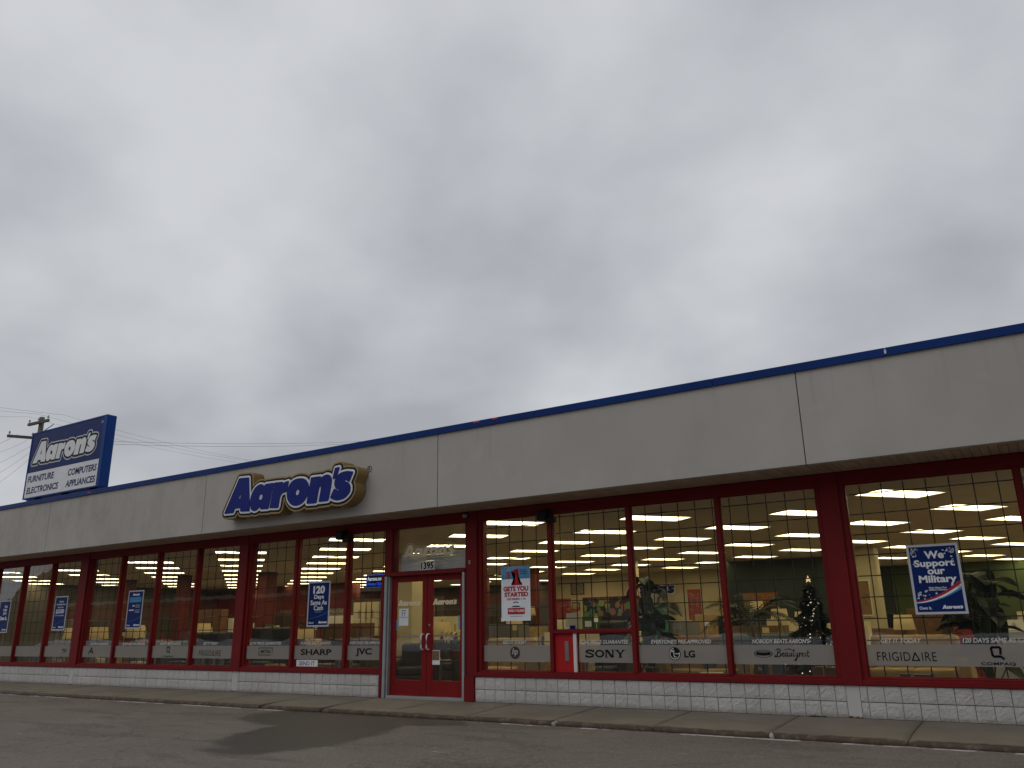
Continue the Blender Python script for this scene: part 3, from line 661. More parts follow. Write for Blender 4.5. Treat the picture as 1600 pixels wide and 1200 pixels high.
K = -5.58; slogan(K, "EVERYONE'S PRE-APPROVED", -5.327, -4.372)
shape(K, [[(-4.952+0.094*math.cos(t_*math.pi/14), 0.79+0.094*math.sin(t_*math.pi/14)) for t_ in range(28)]])
shape(K, ring(-4.952, 0.79, 0.082, 0.070, 26, a0=100, a1=375)+stroke([(-4.965, .84), (-4.965, .745), (-4.93, .745)], .013)+stroke([(-4.94, .79), (-4.885, .79)], .012)+ring(-4.99, 0.825, 0.014, 0.0, 12), m='vinyl_grey', y=YF-0.0015)
brand(K, 'LG', -4.804, -4.634, 0.735, 0.838, 0.035)
slogan('sony', 'LOW PRICE GUARANTEE', -6.574, -5.703); sony('sony', -6.47, -5.76, 0.728, 0.845)
K = -8.46; slogan(K, 'GET IT TODAY', -8.05, -7.573)
shape(K, [[(-7.808+0.1*math.cos(t_*math.pi/14), 0.795+0.1*math.sin(t_*math.pi/14)) for t_ in range(28)]], m='dark_brown'); text('brand_lettering', 'hp', -7.868, -7.752, 0.735, 0.868, YF-0.0015, 'vinyl_grey', WIN[K], 0.0, 0.3)
K = -11.72; slogan(K, "EVERYONE'S PRE-APPROVED", -11.62, -10.79); brand(K, 'JVC', -11.452, -11.041, 0.716, 0.868, 0.035)
K = -13.19; slogan(K, "NOBODY BEATS AARON'S", -12.974, -12.129); brand(K, 'SHARP', -12.958, -12.099, 0.733, 0.85, 0.03)
K = [q for q in WIN if isinstance(q, float) and abs(q+14.61) < .02][0]
slogan(K, 'LOW PRICE GUARANTEE', -14.504, -13.538); shape(K, stroke([(-13.84, .73), (-14.21, .73), (-14.21, .87), (-13.80, .87), (-13.80, .76)], .014)); brand(K, 'MAYTAG', -14.15, -13.85, 0.765, 0.835, 0.03)
K = -16.45; slogan(K, 'GET IT TODAY', -16.056, -15.551); frig(K, -16.178, -15.434, 0.705, 0.82)
K = -17.95; slogan(K, "NOBODY BEATS AARON'S", -17.64, -16.853); compaq_mark(K, -17.3, 0.832, 0.115); brand(K, 'COMPAQ', -17.49, -17.09, 0.662, 0.704, 0.03)
K = -19.44; slogan(K, "EVERYONE'S PRE-APPROVED", -19.1, -18.2)
K = [q for q in WIN if isinstance(q, float) and abs(q+20.81) < .02][0]
slogan(K, 'LOW PRICE GUARANTEE', -20.5, -19.7); shape(K, stroke([(-20.52, .735), (-20.41, .87), (-20.33, .735)], .035)+stroke([(-20.47, .78), (-20.36, .78)], .03))
brand(-22.64, 'TV', -21.75, -21.53, 0.735, 0.845, 0.03)

# ------------------------------------------------------------------ entrance: frame, two leaves, transom
box_obj('door_jamb', 'alum', ST, -10.70, -10.64, -0.015, 0.20, 0.0, 2.165, bev=0.004); box_obj('door_jamb', 'alum', ST, -10.632, -10.60, 0.02, 0.20, 0.0, 2.165, bev=0.004)
box_obj('door_jamb', 'alum', ST, -8.862, -8.812, -0.015, 0.20, 0.0, 2.165, bev=0.004)
box_obj('threshold', 'alum', ST, -10.6, -8.865, -0.01, 0.26, -0.005, 0.045, bev=0.006)
box_obj('door_head', 'red', ST, -10.70, -8.812, -0.008, 0.22, 2.167, 2.235, bev=0.006)
def leaf(x0, x1, hs):
    bm = bmesh.new(); s = 0.115; y0, y1 = 0.09, 0.135; z0, z1 = 0.05, 2.16
    for a in ((x0, x0+s, y0, y1, z0, z1), (x1-s, x1, y0, y1, z0, z1), (x0+s, x1-s, y0+0.001, y1-0.001, z0, 0.315), (x0+s, x1-s, y0+0.001, y1-0.001, 2.055, z1)): rb(bm, *a, b=0.004, seg=1)
    d = obj('door', bm, 'red_door', ST)
    box_obj('pane', 'glass', d, x0+s-0.005, x1-s+0.005, 0.109, 0.115, 0.31, 2.06)
    box_obj('push_bar', 'alum', d, x0+s, x1-s, 0.135, 0.165, 1.065, 1.092, bev=0.004)
    hx_ = x1-0.06 if hs > 0 else x0+0.06; bm = bmesh.new()
    tube(bm, [(hx_, 0.092, 0.845), (hx_, 0.03, 0.845), (hx_, 0.005, 0.87), (hx_, 0.0, 0.90), (hx_, 0.0, 1.06), (hx_, 0.005, 1.085), (hx_, 0.03, 1.11), (hx_, 0.092, 1.11)], 0.014, 8); obj('pull_handle', bm, 'white_letter', d, True)
    return d
dl = leaf(-10.597, -9.737, 1); dr = leaf(-9.729, -8.868, -1)
bm = bmesh.new(); lathe(bm, [(0.017, 0), (0.017, 0.012)], 12); lk = obj('lock', bm, 'alum', dr); lk.rotation_euler = (R(90), 0, 0); lk.location = (-9.67, 0.091, 1.27)
YD = 0.1075
logo('door_logo', -10.46, -9.90, 1.62, YD, 'vinyl_gold', dl); logo('door_logo', -9.62, -9.06, 1.62, YD, 'vinyl_gold', dr)
# notices on the doors
def notice(name, label, x0, x1, z0, z1, y, m='paper'):
    t = thing(name, label, 'notice'); box_obj('sheet', m, t, x0, x1, y-0.0012, y, z0, z1); return t
t = notice('opening_hours_notice', 'white opening hours sheet taped inside the left door pane', -10.42, -10.19, 1.265, 1.57, 0.1065)
logo('lettering', -10.36, -10.25, 1.525, 0.1045, 'black_ink', t); text('lettering', 'T T', -10.36, -10.26, 1.43, 1.50, 0.1045, 'black_ink', t, 0.02)
box_obj('red_rule', 'poster_red', t, -10.415, -10.195, 0.1038, 0.105, 1.41, 1.417)
t = notice('photo_flyer', 'small flyer with brown photo low on the right door', -9.62, -9.44, 0.585, 0.83, 0.1065); box_obj('photo', 'art_brown', t, -9.61, -9.45, 0.1040, 0.1052, 0.66, 0.82)
t = notice('door_sticker', 'narrow blue sticker at the left edge of the left door pane', -10.478, -10.435, 1.18, 1.37, 0.1065, 'poster_lightblue')
t = notice('door_sticker', 'narrow blue sticker at the right edge of the right door pane', -9.03, -8.99, 1.18, 1.42, 0.1065, 'poster_lightblue')
# transom with house number and rolled shutter behind
tr = window(-10.55, -8.812, 2.236, ZG1, band=False, grid=False); tr.name = 'transom_window'
logo('transom_logo', -10.32, -9.08, 2.50, YG-0.007, 'vinyl_gold', tr, 0.0)
V_ = logo_mesh('logo_outline', np.maximum(SOLID-0.095, -(SOLID-0.07)), 0.0, -10.32-0.05*0.344, 2.50-0.09*0.344, 0.344, YG-0.007)[0]; obj('logo_outline', V_, 'vinyl_gold', tr)
box_obj('number_plate', 'vinyl_grey', tr, -9.90, -9.555, YG-0.0075, YG-0.0055, 2.252, 2.405); text('house_number', '1395', -9.875, -9.58, 2.265, 2.395, YG-0.0088, 'black_ink', tr, 0.035)
sh = thing('rolling_shutter', 'grey slatted rolling shutter behind the glass above the doors', 'shutter', (0, 0, 0))
for i in range(9): box_obj('slat', 'shutter', sh, -10.50, -8.80, 0.215+0.004*(i % 2), 0.245, 2.25+i*0.037, 2.25+i*0.037+0.034, bev=0.006)
# small outdoor fittings
def fitting(label, x, right):
    t = thing('outdoor_speaker', label, 'speaker')
    bm = bmesh.new(); rb(bm, x-0.115, x+0.06, -0.20, -0.05, 2.93, 3.10, b=0.015); obj('cabinet', bm, 'black', t)
    bm = bmesh.new(); rb(bm, x+0.03, x+0.03+right, -0.16, -0.06, 2.885, 2.985, b=0.02); obj('lamp_head', bm, 'black', t)
    box_obj('bracket', 'black', t, x-0.05, x+0.05, -0.06, -0.0125, 3.05, 3.13)
fitting('black box fitting fixed over the mullion beside the dollar poster', -7.05, 0.17); fitting('black box fitting under the soffit above the 120 days poster', -11.76, 0.2)
t = thing('security_camera', 'tiny camera on the red header right of the doors', 'camera'); bm = bmesh.new(); lathe(bm, [(0.03, 0), (0.035, 0.03), (0.032, 0.08), (0.02, 0.1)], 12); o = obj('body', bm, 'insulator', t, True); o.rotation_euler = (R(100), 0, 0); o.location = (-8.74, -0.05, 3.16)
box_obj('mount', 'black', t, -8.78, -8.70, -0.055, -0.0125, 3.12, 3.20)
t = thing('door_bell', 'small grey call button on the red post right of the doors', 'button'); box_obj('plate', 'alum', t, -8.70, -8.665, -0.040, -0.0285, 2.30, 2.36, bev=0.003); box_obj('push', 'black', t, -8.688, -8.677, -0.044, -0.040, 2.32, 2.34)

# ================================================================== signs
CH = thing('channel_letter_sign', 'blue italic word sign with white, black and gold outline on the fascia', 'sign')
def L3(name, F, lev, y, dep, m, par): me, _ = logo_mesh(name, F, lev, -14.2, 3.45, 1.0, y, dep); return obj(name, me, m, par)
body = L3('letter_box', SOLID, 0.128, -1.11, 0.285, 'gold_side', CH)
L3('gold_border', SOLID, 0.127, -1.1125, 0.003, 'gold', CH); L3('black_border', SOLID, 0.096, -1.119, 0.006, 'black', CH); L3('white_border', LALL, 0.058, -1.127, 0.007, 'white_letter', CH)
for k in ('A', 'a', 'r', 'o', 'n', 'q', 's'): L3('letter' if k != 'q' else 'apostrophe', LS[k], 0.019, -1.139, 0.011, 'blue_letter', CH)
rg = shape(CH, ring(-10.42, 4.095, 0.062, 0.050, 24), 'registered_mark', 'black', -0.8345); text('registered_letter', 'R', -10.445, -10.395, 4.062, 4.128, -0.8345, 'black', CH, 0.01)
RS = thing('roof_sign', 'blue and white cabinet sign with product names standing on the roof edge', 'sign')
bm = bmesh.new(); rb(bm, -23.27, -19.62, -0.74, -0.50, 4.745, 6.605, b=0.012, seg=1); obj('cabinet', bm, 'blue_cabinet', RS)
box_obj('blue_face', 'blue_sign', RS, -23.22, -19.76, -0.752, -0.738, 5.475, 6.565); box_obj('white_face', 'white_letter', RS, -23.22, -19.76, -0.752, -0.738, 4.78, 5.468)
bm = bmesh.new()
for a in ((-23.27, -23.225), (-19.755, -19.62)): bx(bm, a[0], a[1], -0.762, -0.741, 4.745, 6.605)
bx(bm, -23.225, -19.755, -0.762, -0.741, 6.568, 6.605); bx(bm, -23.225, -19.755, -0.762, -0.741, 4.745, 4.777); obj('trim', bm, 'blue_cabinet', RS)
sc_ = 0.845; ox, oz = -23.05-0.04*sc_, 5.72-0.10*sc_
def L4(name, F, lev, y, m): me, _ = logo_mesh(name, F, lev, ox, oz, sc_, y); obj(name, me, m, RS)
L4('letter_outline', SOLID, 0.115, -0.7545, 'paper_border'); L4('letter_border', SOLID, 0.078, -0.7565, 'black'); L4('lettering', LALL, 0.012, -0.7585, 'white_letter')
for s_, a, b, z0 in (('FURNITURE', -23.14, -21.83, 5.19), ('ELECTRONICS', -23.12, -21.55, 4.88), ('COMPUTERS', -21.14, -19.83, 5.17), ('APPLIANCES', -21.18, -19.83, 4.87)): text('product_name', s_, a, b, z0, z0+0.18, -0.7545, 'blue_sign', RS, 0.028, 0.06)
shape(RS, ring(-19.83, 6.44, 0.035, 0.02, 14), 'registered_mark', 'paper_border', -0.7545)
for x_ in (-22.75, -21.4, -20.1): box_obj('support', 'dark_gap', RS, x_-0.05, x_+0.05, -0.68, -0.54, 4.30, 4.75)

# posters behind the glass
YP = YG-0.012
def poster(name, label, x0, x1, z0, z1, m='poster_blue', border=True, tilt=0.0):
    t = thing(name, label, 'poster'); t.location = ((x0+x1)/2, 0, (z0+z1)/2); t.rotation_euler = (0, R(tilt), 0)
    hw, hh = (x1-x0)/2, (z1-z0)/2
    box_obj('backing', 'paper_border' if border else m, t, -hw, hw, YP+0.0012, YP+0.004, -hh, hh)
    if border: box_obj('print', m, t, -hw+0.03, hw-0.03, YP-0.0002, YP+0.001, -hh+0.03, hh-0.03)
    return t, hw, hh
YT = YP-0.0018
def bars(t, m, x0, x1, z, n, h, dz=0.03, y=None):          # rows of print too small to read
    y = YT if y is None else y; P = []; q = random.Random(int(abs(z)*1e4)+n)
    for i in range(n):
        x = x0+(0.02*q.random() if n > 1 else 0)
        while x < x1-0.012:
            wd = min(q.uniform(0.02, 0.06), x1-x); P.append([(x, z-i*dz-h/2), (x+wd, z-i*dz-h/2), (x+wd, z-i*dz+h/2), (x, z-i*dz+h/2)]); x += wd+0.008
    shape(t, P, 'small_print', m, y)
def swoosh(t, hw, m, z0, z1, w0, y=YT):
    P = []; n = 14
    for i in range(n):
        u0, u1 = i/n, (i+1)/n; f = lambda u: z0+(z1-z0)*u**1.9; g = lambda u: w0*(0.25+0.75*u)
        X = lambda u: -hw+0.032+(2*hw-0.064)*u
        P.append([(X(u0), f(u0)), (X(u1), f(u1)), (X(u1), f(u1)+g(u1)), (X(u0), f(u0)+g(u0))])
    shape(t, P, 'swoosh', m, y)
def foot(t, hw, hh):
    text('lettering', 'Own it.', -hw+0.055, -hw+0.20, -hh+0.06, -hh+0.10, YT, 'poster_white', t, 0.02); logo('word_mark', hw-0.29, hw-0.05, -hh+0.065, YT, 'poster_white', t, 0.01)
t, hw, hh = poster('military_poster', 'blue poster reading We Support our Military in the rightmost big window', -1.58, -0.97, 1.285, 2.17)
for s_, a, b, z0, z1 in (('We', -0.10, 0.13, 0.255, 0.355), ('Support', -0.235, 0.24, 0.13, 0.245), ('our', -0.09, 0.115, 0.055, 0.12), ('Military', -0.205, 0.235, -0.075, 0.045)): text('headline', s_, a, b, z0, z1, YT, 'poster_white', t, 0.035)
text('lettering', 'Ask About Our', -0.09, 0.105, -0.125, -0.10, YT, 'poster_white', t, 0.02); text('lettering', 'Military Discount', -0.105, 0.125, -0.155, -0.128, YT, 'poster_white', t, 0.02)
def star(cx, cz, r): return [[(cx+(r if i % 2 == 0 else r*0.42)*math.sin(i*math.pi/5), cz+(r if i % 2 == 0 else r*0.42)*math.cos(i*math.pi/5)) for i in range(10)]]
rr = random.Random(3); P = []
for i in range(60):
    c_ = i % 3
    if c_ == 0: q = (-hw+0.05+abs(rr.gauss(0, .05)), hh-0.05-abs(rr.gauss(0, .06)))
    elif c_ == 1: q = (hw-0.05-abs(rr.gauss(0, .06)), hh-0.05-abs(rr.gauss(0, .07)))
    else: q = (-hw+0.05+abs(rr.gauss(0, .13)), -0.26+abs(rr.gauss(0, .09)))
    P += star(q[0], q[1], rr.uniform(0.006, 0.018))
for i in range(8): P += star(hw-0.05-abs(rr.gauss(0, .04)), -0.06-rr.uniform(0, .06), rr.uniform(0.008, 0.016))
shape(t, P, 'star_print', 'poster_white', YT)['kind'] = 'stuff'
swoosh(t, hw, 'poster_red', -0.285, -0.065, 0.045, YT-0.0006); swoosh(t, hw, 'poster_white', -0.30, -0.105, 0.035); swoosh(t, hw, 'poster_swoosh', -0.305, -0.135, 0.025, YT+0.0005); foot(t, hw, hh)
t, hw, hh = poster('dollar_poster', 'white and light blue poster with a big red dollar one, right of the doors', -8.07, -7.48, 1.31, 2.215, 'poster_white', False)
hd = bmesh.new(); bx(hd, -hw+0.002, hw-0.002, YP-0.0002, YP+0.001, hh-0.21, hh-0.002); obj('sky_print', hd, 'poster_lightblue', t)
P = []
for i in range(9): c_ = -hw+0.04+i*0.064; P.append([(c_-0.03, hh-0.2095), (c_+0.03, hh-0.2095), (c_, hh-0.2095+rr.uniform(0.05, 0.12))])
shape(t, P, 'tree_print', 'poster_swoosh', YP-0.0010)
def big1(x, z, s): return [[(x+.06*s, z), (x+.86*s, z), (x+.86*s, z+.14*s), (x+.62*s, z+.14*s), (x+.62*s, z+1*s), (x+.40*s, z+1*s), (x+.05*s, z+.86*s), (x+.05*s, z+.72*s), (x+.30*s, z+.74*s), (x+.30*s, z+.14*s), (x+.06*s, z+.14*s)]]
shape(t, big1(-0.10, 0.135, 0.275), 'big_numeral', 'poster_red', YT)
text('headline', '$', -0.185, -0.105, 0.245, 0.375, YT-0.0006, 'poster_red', t, 0.02); bars(t, 'paper_border', -0.16, -0.10, 0.393, 1, 0.012)
bars(t, 'poster_blue', 0.095, 0.245, 0.385, 3, 0.014, 0.03)
text('headline', 'GETS YOU', -0.25, 0.26, 0.035, 0.12, YT, 'poster_red', t, 0.05); text('headline', 'STARTED', -0.23, 0.255, -0.055, 0.022, YT, 'poster_red', t, 0.05); text('lettering', 'DECEMBER 1-16', -0.18, 0.20, -0.11, -0.075, YT, 'poster_red', t, 0.015)
shape(t, ring(-0.0, -0.17, 0.05, 0.03, 12, 1.2, 0.7, 20, 160)+[[(-.09, -.225), (.10, -.225), (.06, -.205), (-.05, -.205)]], 'car_print', 'black_ink', YT)
box_obj('prize_box', 'poster_red', t, -0.165, 0.18, YT-0.0004, YT, -0.345, -0.24); text('lettering', 'WIN $10,000', -0.15, 0.17, -0.315, -0.265, YT-0.0012, 'poster_white', t, 0.03); bars(t, 'black_ink', -0.11, 0.13, -0.378, 1, 0.006)
t, hw, hh = poster('cash_poster', 'blue poster reading 120 Days Same As Cash, left of the doors', -12.83, -12.21, 1.275, 2.16)
text('headline', '120', -0.165, 0.165, 0.20, 0.355, YT, 'poster_white', t, 0.05); text('headline', 'Days', -0.13, 0.145, 0.075, 0.18, YT, 'poster_white', t, 0.03); text('headline', 'Same As', -0.225, 0.235, -0.02, 0.075, YT, 'poster_white', t, 0.02); text('headline', 'Cash', -0.125, 0.135, -0.125, -0.03, YT, 'poster_white', t, 0.015)
bars(t, 'paper_border', -0.09, 0.09, -0.158, 1, 0.006); swoosh(t, hw, 'poster_swoosh', -0.285, -0.16, 0.010); foot(t, hw, hh)
t, hw, hh = poster('terms_poster', 'blue poster of small print with pale blue box, left of the wide middle pier', -19.09, -18.47, 1.31, 2.205)
logo('word_mark', -0.13, 0.15, 0.325, YT, 'poster_white', t, 0.01); box_obj('tint_box', 'poster_swoosh', t, -0.24, 0.24, YT+0.0002, YT+0.001, 0.165, 0.29)
bars(t, 'poster_lightblue', -0.2, 0.2, 0.255, 2, 0.02, 0.05, YT-0.0008)
bars(t, 'poster_white', -0.10, 0.0, 0.085, 1, 0.026); bars(t, 'poster_white', -0.22, -0.02, -0.015, 1, 0.026)
for i in range(6): box_obj('text_line', 'paper_border', t, 0.03, 0.2+0.02*(i % 2), YT+0.0002, YT+0.001, 0.10-0.028*i-(0.035 if i > 2 else 0), 0.108-0.028*i-(0.035 if i > 2 else 0))
swoosh(t, hw, 'poster_swoosh', -0.29, -0.16, 0.008); foot(t, hw, hh)
t, hw, hh = poster('credit_poster', 'blue poster with $2500 in large figures in the second bay from the left', -22.39, -21.79, 1.305, 2.175)
for s_, a, b, z0, z1, bo in (("You're", -.10, .12, .27, .325, .02), ('Pre-Approved', -.20, .21, .19, .25, .02), ('for up to', -.13, .14, .12, .17, .02), ('$2500', -.20, .19, -.02, .10, .02), ('in merchandise', -.20, .20, -.075, -.035, .0)): text('headline', s_, a, b, z0, z1, YT, 'poster_white', t, bo)
swoosh(t, hw, 'poster_swoosh', -0.285, -0.16, 0.008); foot(t, hw, hh)
t, hw, hh = poster('own_it_poster', 'blue poster cut by the left edge of the view, ending in Own it', -25.29, -24.69, 1.27, 2.145)
for s_, a, b, z0, z1, bo in (('We', -.02, .14, .23, .31, .03), ('help', -.06, .14, .13, .22, .03), ('you', -.05, .13, .03, .115, .03), ('Own it.', -.20, .20, -.10, 0.01, .045)): text('headline', s_, a, b, z0, z1, YT, 'poster_white', t, bo)
swoosh(t, hw, 'poster_swoosh', -0.285, -0.16, 0.008); foot(t, hw, hh)
# lit window sign, paper sign
t = thing('neon_sign', 'lit blue and black window sign reading Always Open, left of the doors', 'sign'); rbm = bmesh.new(); rb(rbm, -11.29, -10.79, 0.11, 0.145, 1.975, 2.235, b=0.01); obj('case', rbm, 'black', t)
text('neon_lettering', 'Aarons.com', -11.25, -10.83, 2.115, 2.19, 0.105, 'neon_white', t, 0.012); text('neon_lettering', 'Always Open', -11.25, -10.83, 2.01, 2.085, 0.105, 'neon_blue', t, 0.012)
shape(t, stroke([(-11.275, 1.99), (-10.805, 1.99), (-10.805, 2.22), (-11.275, 2.22), (-11.275, 1.99)], .009), 'neon_border', 'neon_blue', 0.1065)
t = thing('paper_sign', 'white paper with SEND IT standing on the window sill below the SHARP lettering', 'notice'); box_obj('sheet', 'paper', t, -13.06, -12.46, YP, YP+0.002, 0.52, 0.64); text('lettering', 'SEND IT', -12.98, -12.54, 0.54, 0.615, YP-0.001, 'blue_sign', t, 0.01)

# ================================================================== inside the shop
ZC = 3.10
struct('shop_floor', (lambda b: (bx(b, -33.6, 10.2, 0.125, 20.9, -0.05, 0.0), b)[1])(bmesh.new()), 'carpet')
struct('shop_ceiling', (lambda b: (bx(b, -33.6, 10.2, 0.21, 20.9, ZC, ZC+0.05), b)[1])(bmesh.new()), 'ceiling_tile')
def wall(m, *a): b = bmesh.new(); bx(b, *a); return struct('shop_wall', b, m)
wall('taupe_wall', -33.6, -17.3, 20.5, 20.7, 0, ZC-.003); wall('cream_wall', -17.28, -9.0, 20.5, 20.7, 0, ZC-.003); wall('dark_green_wall', -8.98, -4.9, 20.5, 20.7, 0, ZC-.003); wall('olive_wall', -4.88, 10.15, 20.5, 20.7, 0, ZC-.003)
wall('taupe_wall', -33.58, -33.4, 0.3, 20.48, 0, ZC-.003); wall('cream_wall', 10.0, 10.19, 0.3, 20.48, 0, ZC-.003)
wall('cream_wall', -17.2, -9.6, 17.2, 17.4, 0, ZC-.003)          # office block with the wall sign
wall('dark_green_wall', -8.9, -4.95, 14.0, 14.2, 0, ZC-.003); wall('red_wall', -33.3, -24.4, 13.6, 13.8, 0, ZC-.003)
def column(x, y, s, m): box_obj('column', m, ST, x-s/2, x+s/2, y-s/2, y+s/2, 0.0, ZC-0.002, bev=0.01)
for x_, y_, s_, m_ in ((-14.26, 5.0, 0.56, 'cream_wall'), (-4.14, 11.4, 0.66, 'cream_wall'), (-22.2, 7.0, 0.45, 'red_wall'), (-25.3, 6.0, 0.35, 'red_wall'), (-18.2, 14.0, 0.3, 'red_wall'), (-14.75, 12.0, 0.3, 'red_wall'), (-28.9, 6.2, 0.4, 'red_wall'), (-17.6, 8.8, 0.35, 'red_wall'), (-10.61, 11.1, 0.2, 'cream_wall')): column(x_, y_, s_, m_)
# 2x4 ceiling lights laid on the diagonal
DN = Vector((0.632, 0.775, 0)); DD = Vector((-0.775, 0.632, 0)); ANG = math.atan2(DN.y, DN.x)
fbm = bmesh.new()
for a in ((-0.625, 0.625, -0.32, -0.295), (-0.625, 0.625, 0.295, 0.32), (-0.625, -0.60, -0.295, 0.295), (0.60, 0.625, -0.295, 0.295)): bx(fbm, *a, -0.018, -0.001)
fme = bpy.data.meshes.new('light_frame'); fbm.to_mesh(fme); fbm.free(); fme.materials.append(MATS['white_paint'])
dbm = bmesh.new(); bx(dbm, -0.599, 0.599, -0.294, 0.294, -0.008, -0.002); dme = bpy.data.meshes.new('diffuser'); dbm.to_mesh(dme); dbm.free(); dme.materials.append(MATS['tube_light'])
LIGHTS = []
for kc in range(-9, 10):
    nn = -2.2+2.42*kc; ph = 1.4-0.07*kc+(1.13 if kc % 2 else 0.0)
    for j in range(-8, 20):
        P_ = DN*nn+DD*(ph+2.25*j)
        if not (-33.0 < P_.x < 9.6 and 0.75 < P_.y < 20.0): continue
        if -17.3 < P_.x < -9.5 and P_.y > 16.6: continue
        o = thing('ceiling_light', 'lit white diagonal panel light in the shop ceiling', 'ceiling light', (P_.x, P_.y, ZC), ANG, 'panel lights in the shop ceiling'); LIGHTS.append(o)
        for nm_, me_ in (('frame', fme), ('diffuser', dme)): c_ = bpy.data.objects.new(nm_, me_); COL.objects.link(c_); c_.parent = o

PANES = [(-99, -24.12, 'leftmost window'), (-24.12, -22.64, 'second window from the left edge'), (-22.64, -21.05, 'window of the 2500 dollar poster'), (-21.05, -19.44, 'window with the letter A film'), (-19.44, -17.95, 'window of the small print poster'), (-17.95, -16.45, 'left COMPAQ window'), (-16.45, -14.8, 'left FRIGIDAIRE window'), (-14.8, -13.19, 'MAYTAG window'), (-13.19, -11.72, 'SHARP window'), (-11.72, -10.65, 'JVC window'), (-10.65, -8.65, 'entrance glass'), (-8.65, -7.05, 'hp window'), (-7.05, -5.58, 'SONY window'), (-5.58, -4.1, 'LG window'), (-4.1, -2.45, 'Beautyrest window'), (-2.45, -0.17, 'right FRIGIDAIRE window'), (-0.17, 99, 'window cut by the right edge')]
byp = {}
for o in LIGHTS:                                    # which pane it is seen in, counted downwards from the window head
    k_ = 12.04/(o.location.y+11.97); xg = o.location.x*k_
    nm_ = [n_ for a, b, n_ in PANES if a <= xg < b][0]; byp.setdefault(nm_, []).append((-k_, xg, o))
ORD = 'first second third fourth fifth sixth seventh eighth ninth tenth eleventh twelfth thirteenth fourteenth fifteenth sixteenth seventeenth eighteenth'.split()
for nm_, L_ in byp.items():
    for i, (_, _, o) in enumerate(sorted(L_, key=lambda q: q[:2])):
        o['label'] = '%s lit ceiling panel from the top in the %s' % (ORD[i], nm_) if i < len(ORD) and 'right edge' not in nm_ else 'lit ceiling panel beyond the %s' % nm_
def sofa(label, x, y, rz, w, m, name='sofa', h=0.86, n=None):
    t = thing(name, label, 'sofa' if name == 'sofa' else 'armchair', (x, y, 0), rz); n = n or max(1, round((w-0.4)/0.62)); d = 0.92
    bm = bmesh.new(); rb(bm, -w/2+0.16, w/2-0.16, -d/2, d/2, 0.10, 0.32, b=0.03); obj('base', bm, m, t)
    for s_ in (-1, 1): bm = bmesh.new(); a, b = sorted((s_*w/2, s_*(w/2-0.2))); rb(bm, a, b, -d/2, d/2-0.02, 0.06, 0.62, b=0.07, seg=3); obj('arm', bm, m, t)
    bm = bmesh.new(); rb(bm, -w/2+0.17, w/2-0.17, d/2-0.26, d/2, 0.28, h, b=0.08, seg=3); obj('backrest', bm, m, t)
    cw = (w-0.42)/n
    for i in range(n): bm = bmesh.new(); rb(bm, -w/2+0.21+i*cw+0.005, -w/2+0.21+(i+1)*cw-0.005, -d/2-0.02, d/2-0.27, 0.322, 0.47, b=0.05, seg=3); obj('cushion', bm, m, t)
    for a in (-1, 1):
        for b in (-1, 1): box_obj('foot', 'dark_brown', t, a*(w/2-0.1)-0.03, a*(w/2-0.1)+0.03, b*(d/2-0.1)-0.03, b*(d/2-0.1)+0.03, 0.0, 0.098)
    return t
def end_table(label, x, y, m='dark_brown', w=0.5, h=0.58):
    t = thing('end_table', label, 'table', (x, y, 0)); box_obj('table_top', m, t, -w/2, w/2, -w/2, w/2, h-0.04, h, bev=0.008); box_obj('shelf', m, t, -w/2+0.05, w/2-0.05, -w/2+0.05, w/2-0.05, 0.16, 0.18)
    for a in (-1, 1):
        for b in (-1, 1): box_obj('leg', m, t, a*(w/2-0.05)-0.022, a*(w/2-0.05)+0.022, b*(w/2-0.05)-0.022, b*(w/2-0.05)+0.022, 0, h-0.041)
def lamp(label, x, y, z, top, sr, sh_, base='dark_brown'):
    t = thing('table_lamp', label, 'lamp', (x, y, z)); H = top-z
    bm = bmesh.new(); lathe(bm, [(0.09, 0), (0.095, 0.02), (0.04, 0.05), (0.075, 0.16), (0.085, 0.24), (0.03, (H-sh_)*0.9), (0.012, H-sh_+0.02), (0.012, H-0.02)], 14); obj('lamp_base', bm, base, t, True)
    bm = bmesh.new(); lathe(bm, [(sr, H-sh_), (sr*0.82, H), (sr*0.80, H-0.004), (sr*0.98, H-sh_+0.004)], 24, cap=False); obj('lamp_shade', bm, 'lamp_shade', t, True)
    bm = bmesh.new(); lathe(bm, [(0.012, H), (0.018, H+0.025), (0.006, H+0.045)], 8); obj('finial', bm, base, t)
def case(name, label, cat, x, y, w, d, h, m, rows, cols, knob='alum', rz=0, z=0):
    t = thing(name, label, cat, (x, y, z), rz); bm = bmesh.new(); rb(bm, -w/2, w/2, -d/2, d/2, 0.05, h, b=0.01, seg=1); obj('carcass', bm, m, t); box_obj('plinth', 'dark_brown', t, -w/2+0.02, w/2-0.02, -d/2+0.03, d/2-0.02, 0, 0.049)
    for r_ in range(rows):
        for c_ in range(cols):
            x0 = -w/2+0.02+c_*(w-0.04)/cols; z0 = 0.08+r_*(h-0.12)/rows
            f = box_obj('front', m, t, x0+0.006, x0+(w-0.04)/cols-0.006, -d/2-0.018, -d/2-0.001, z0+0.006, z0+(h-0.12)/rows-0.006, bev=0.004)
            xm = x0+(w-0.04)/cols/2; zm = z0+(h-0.12)/rows/2; box_obj('handle', knob, f, xm-0.05, xm+0.05, -d/2-0.03, -d/2-0.0185, zm-0.008, zm+0.008)
    return t
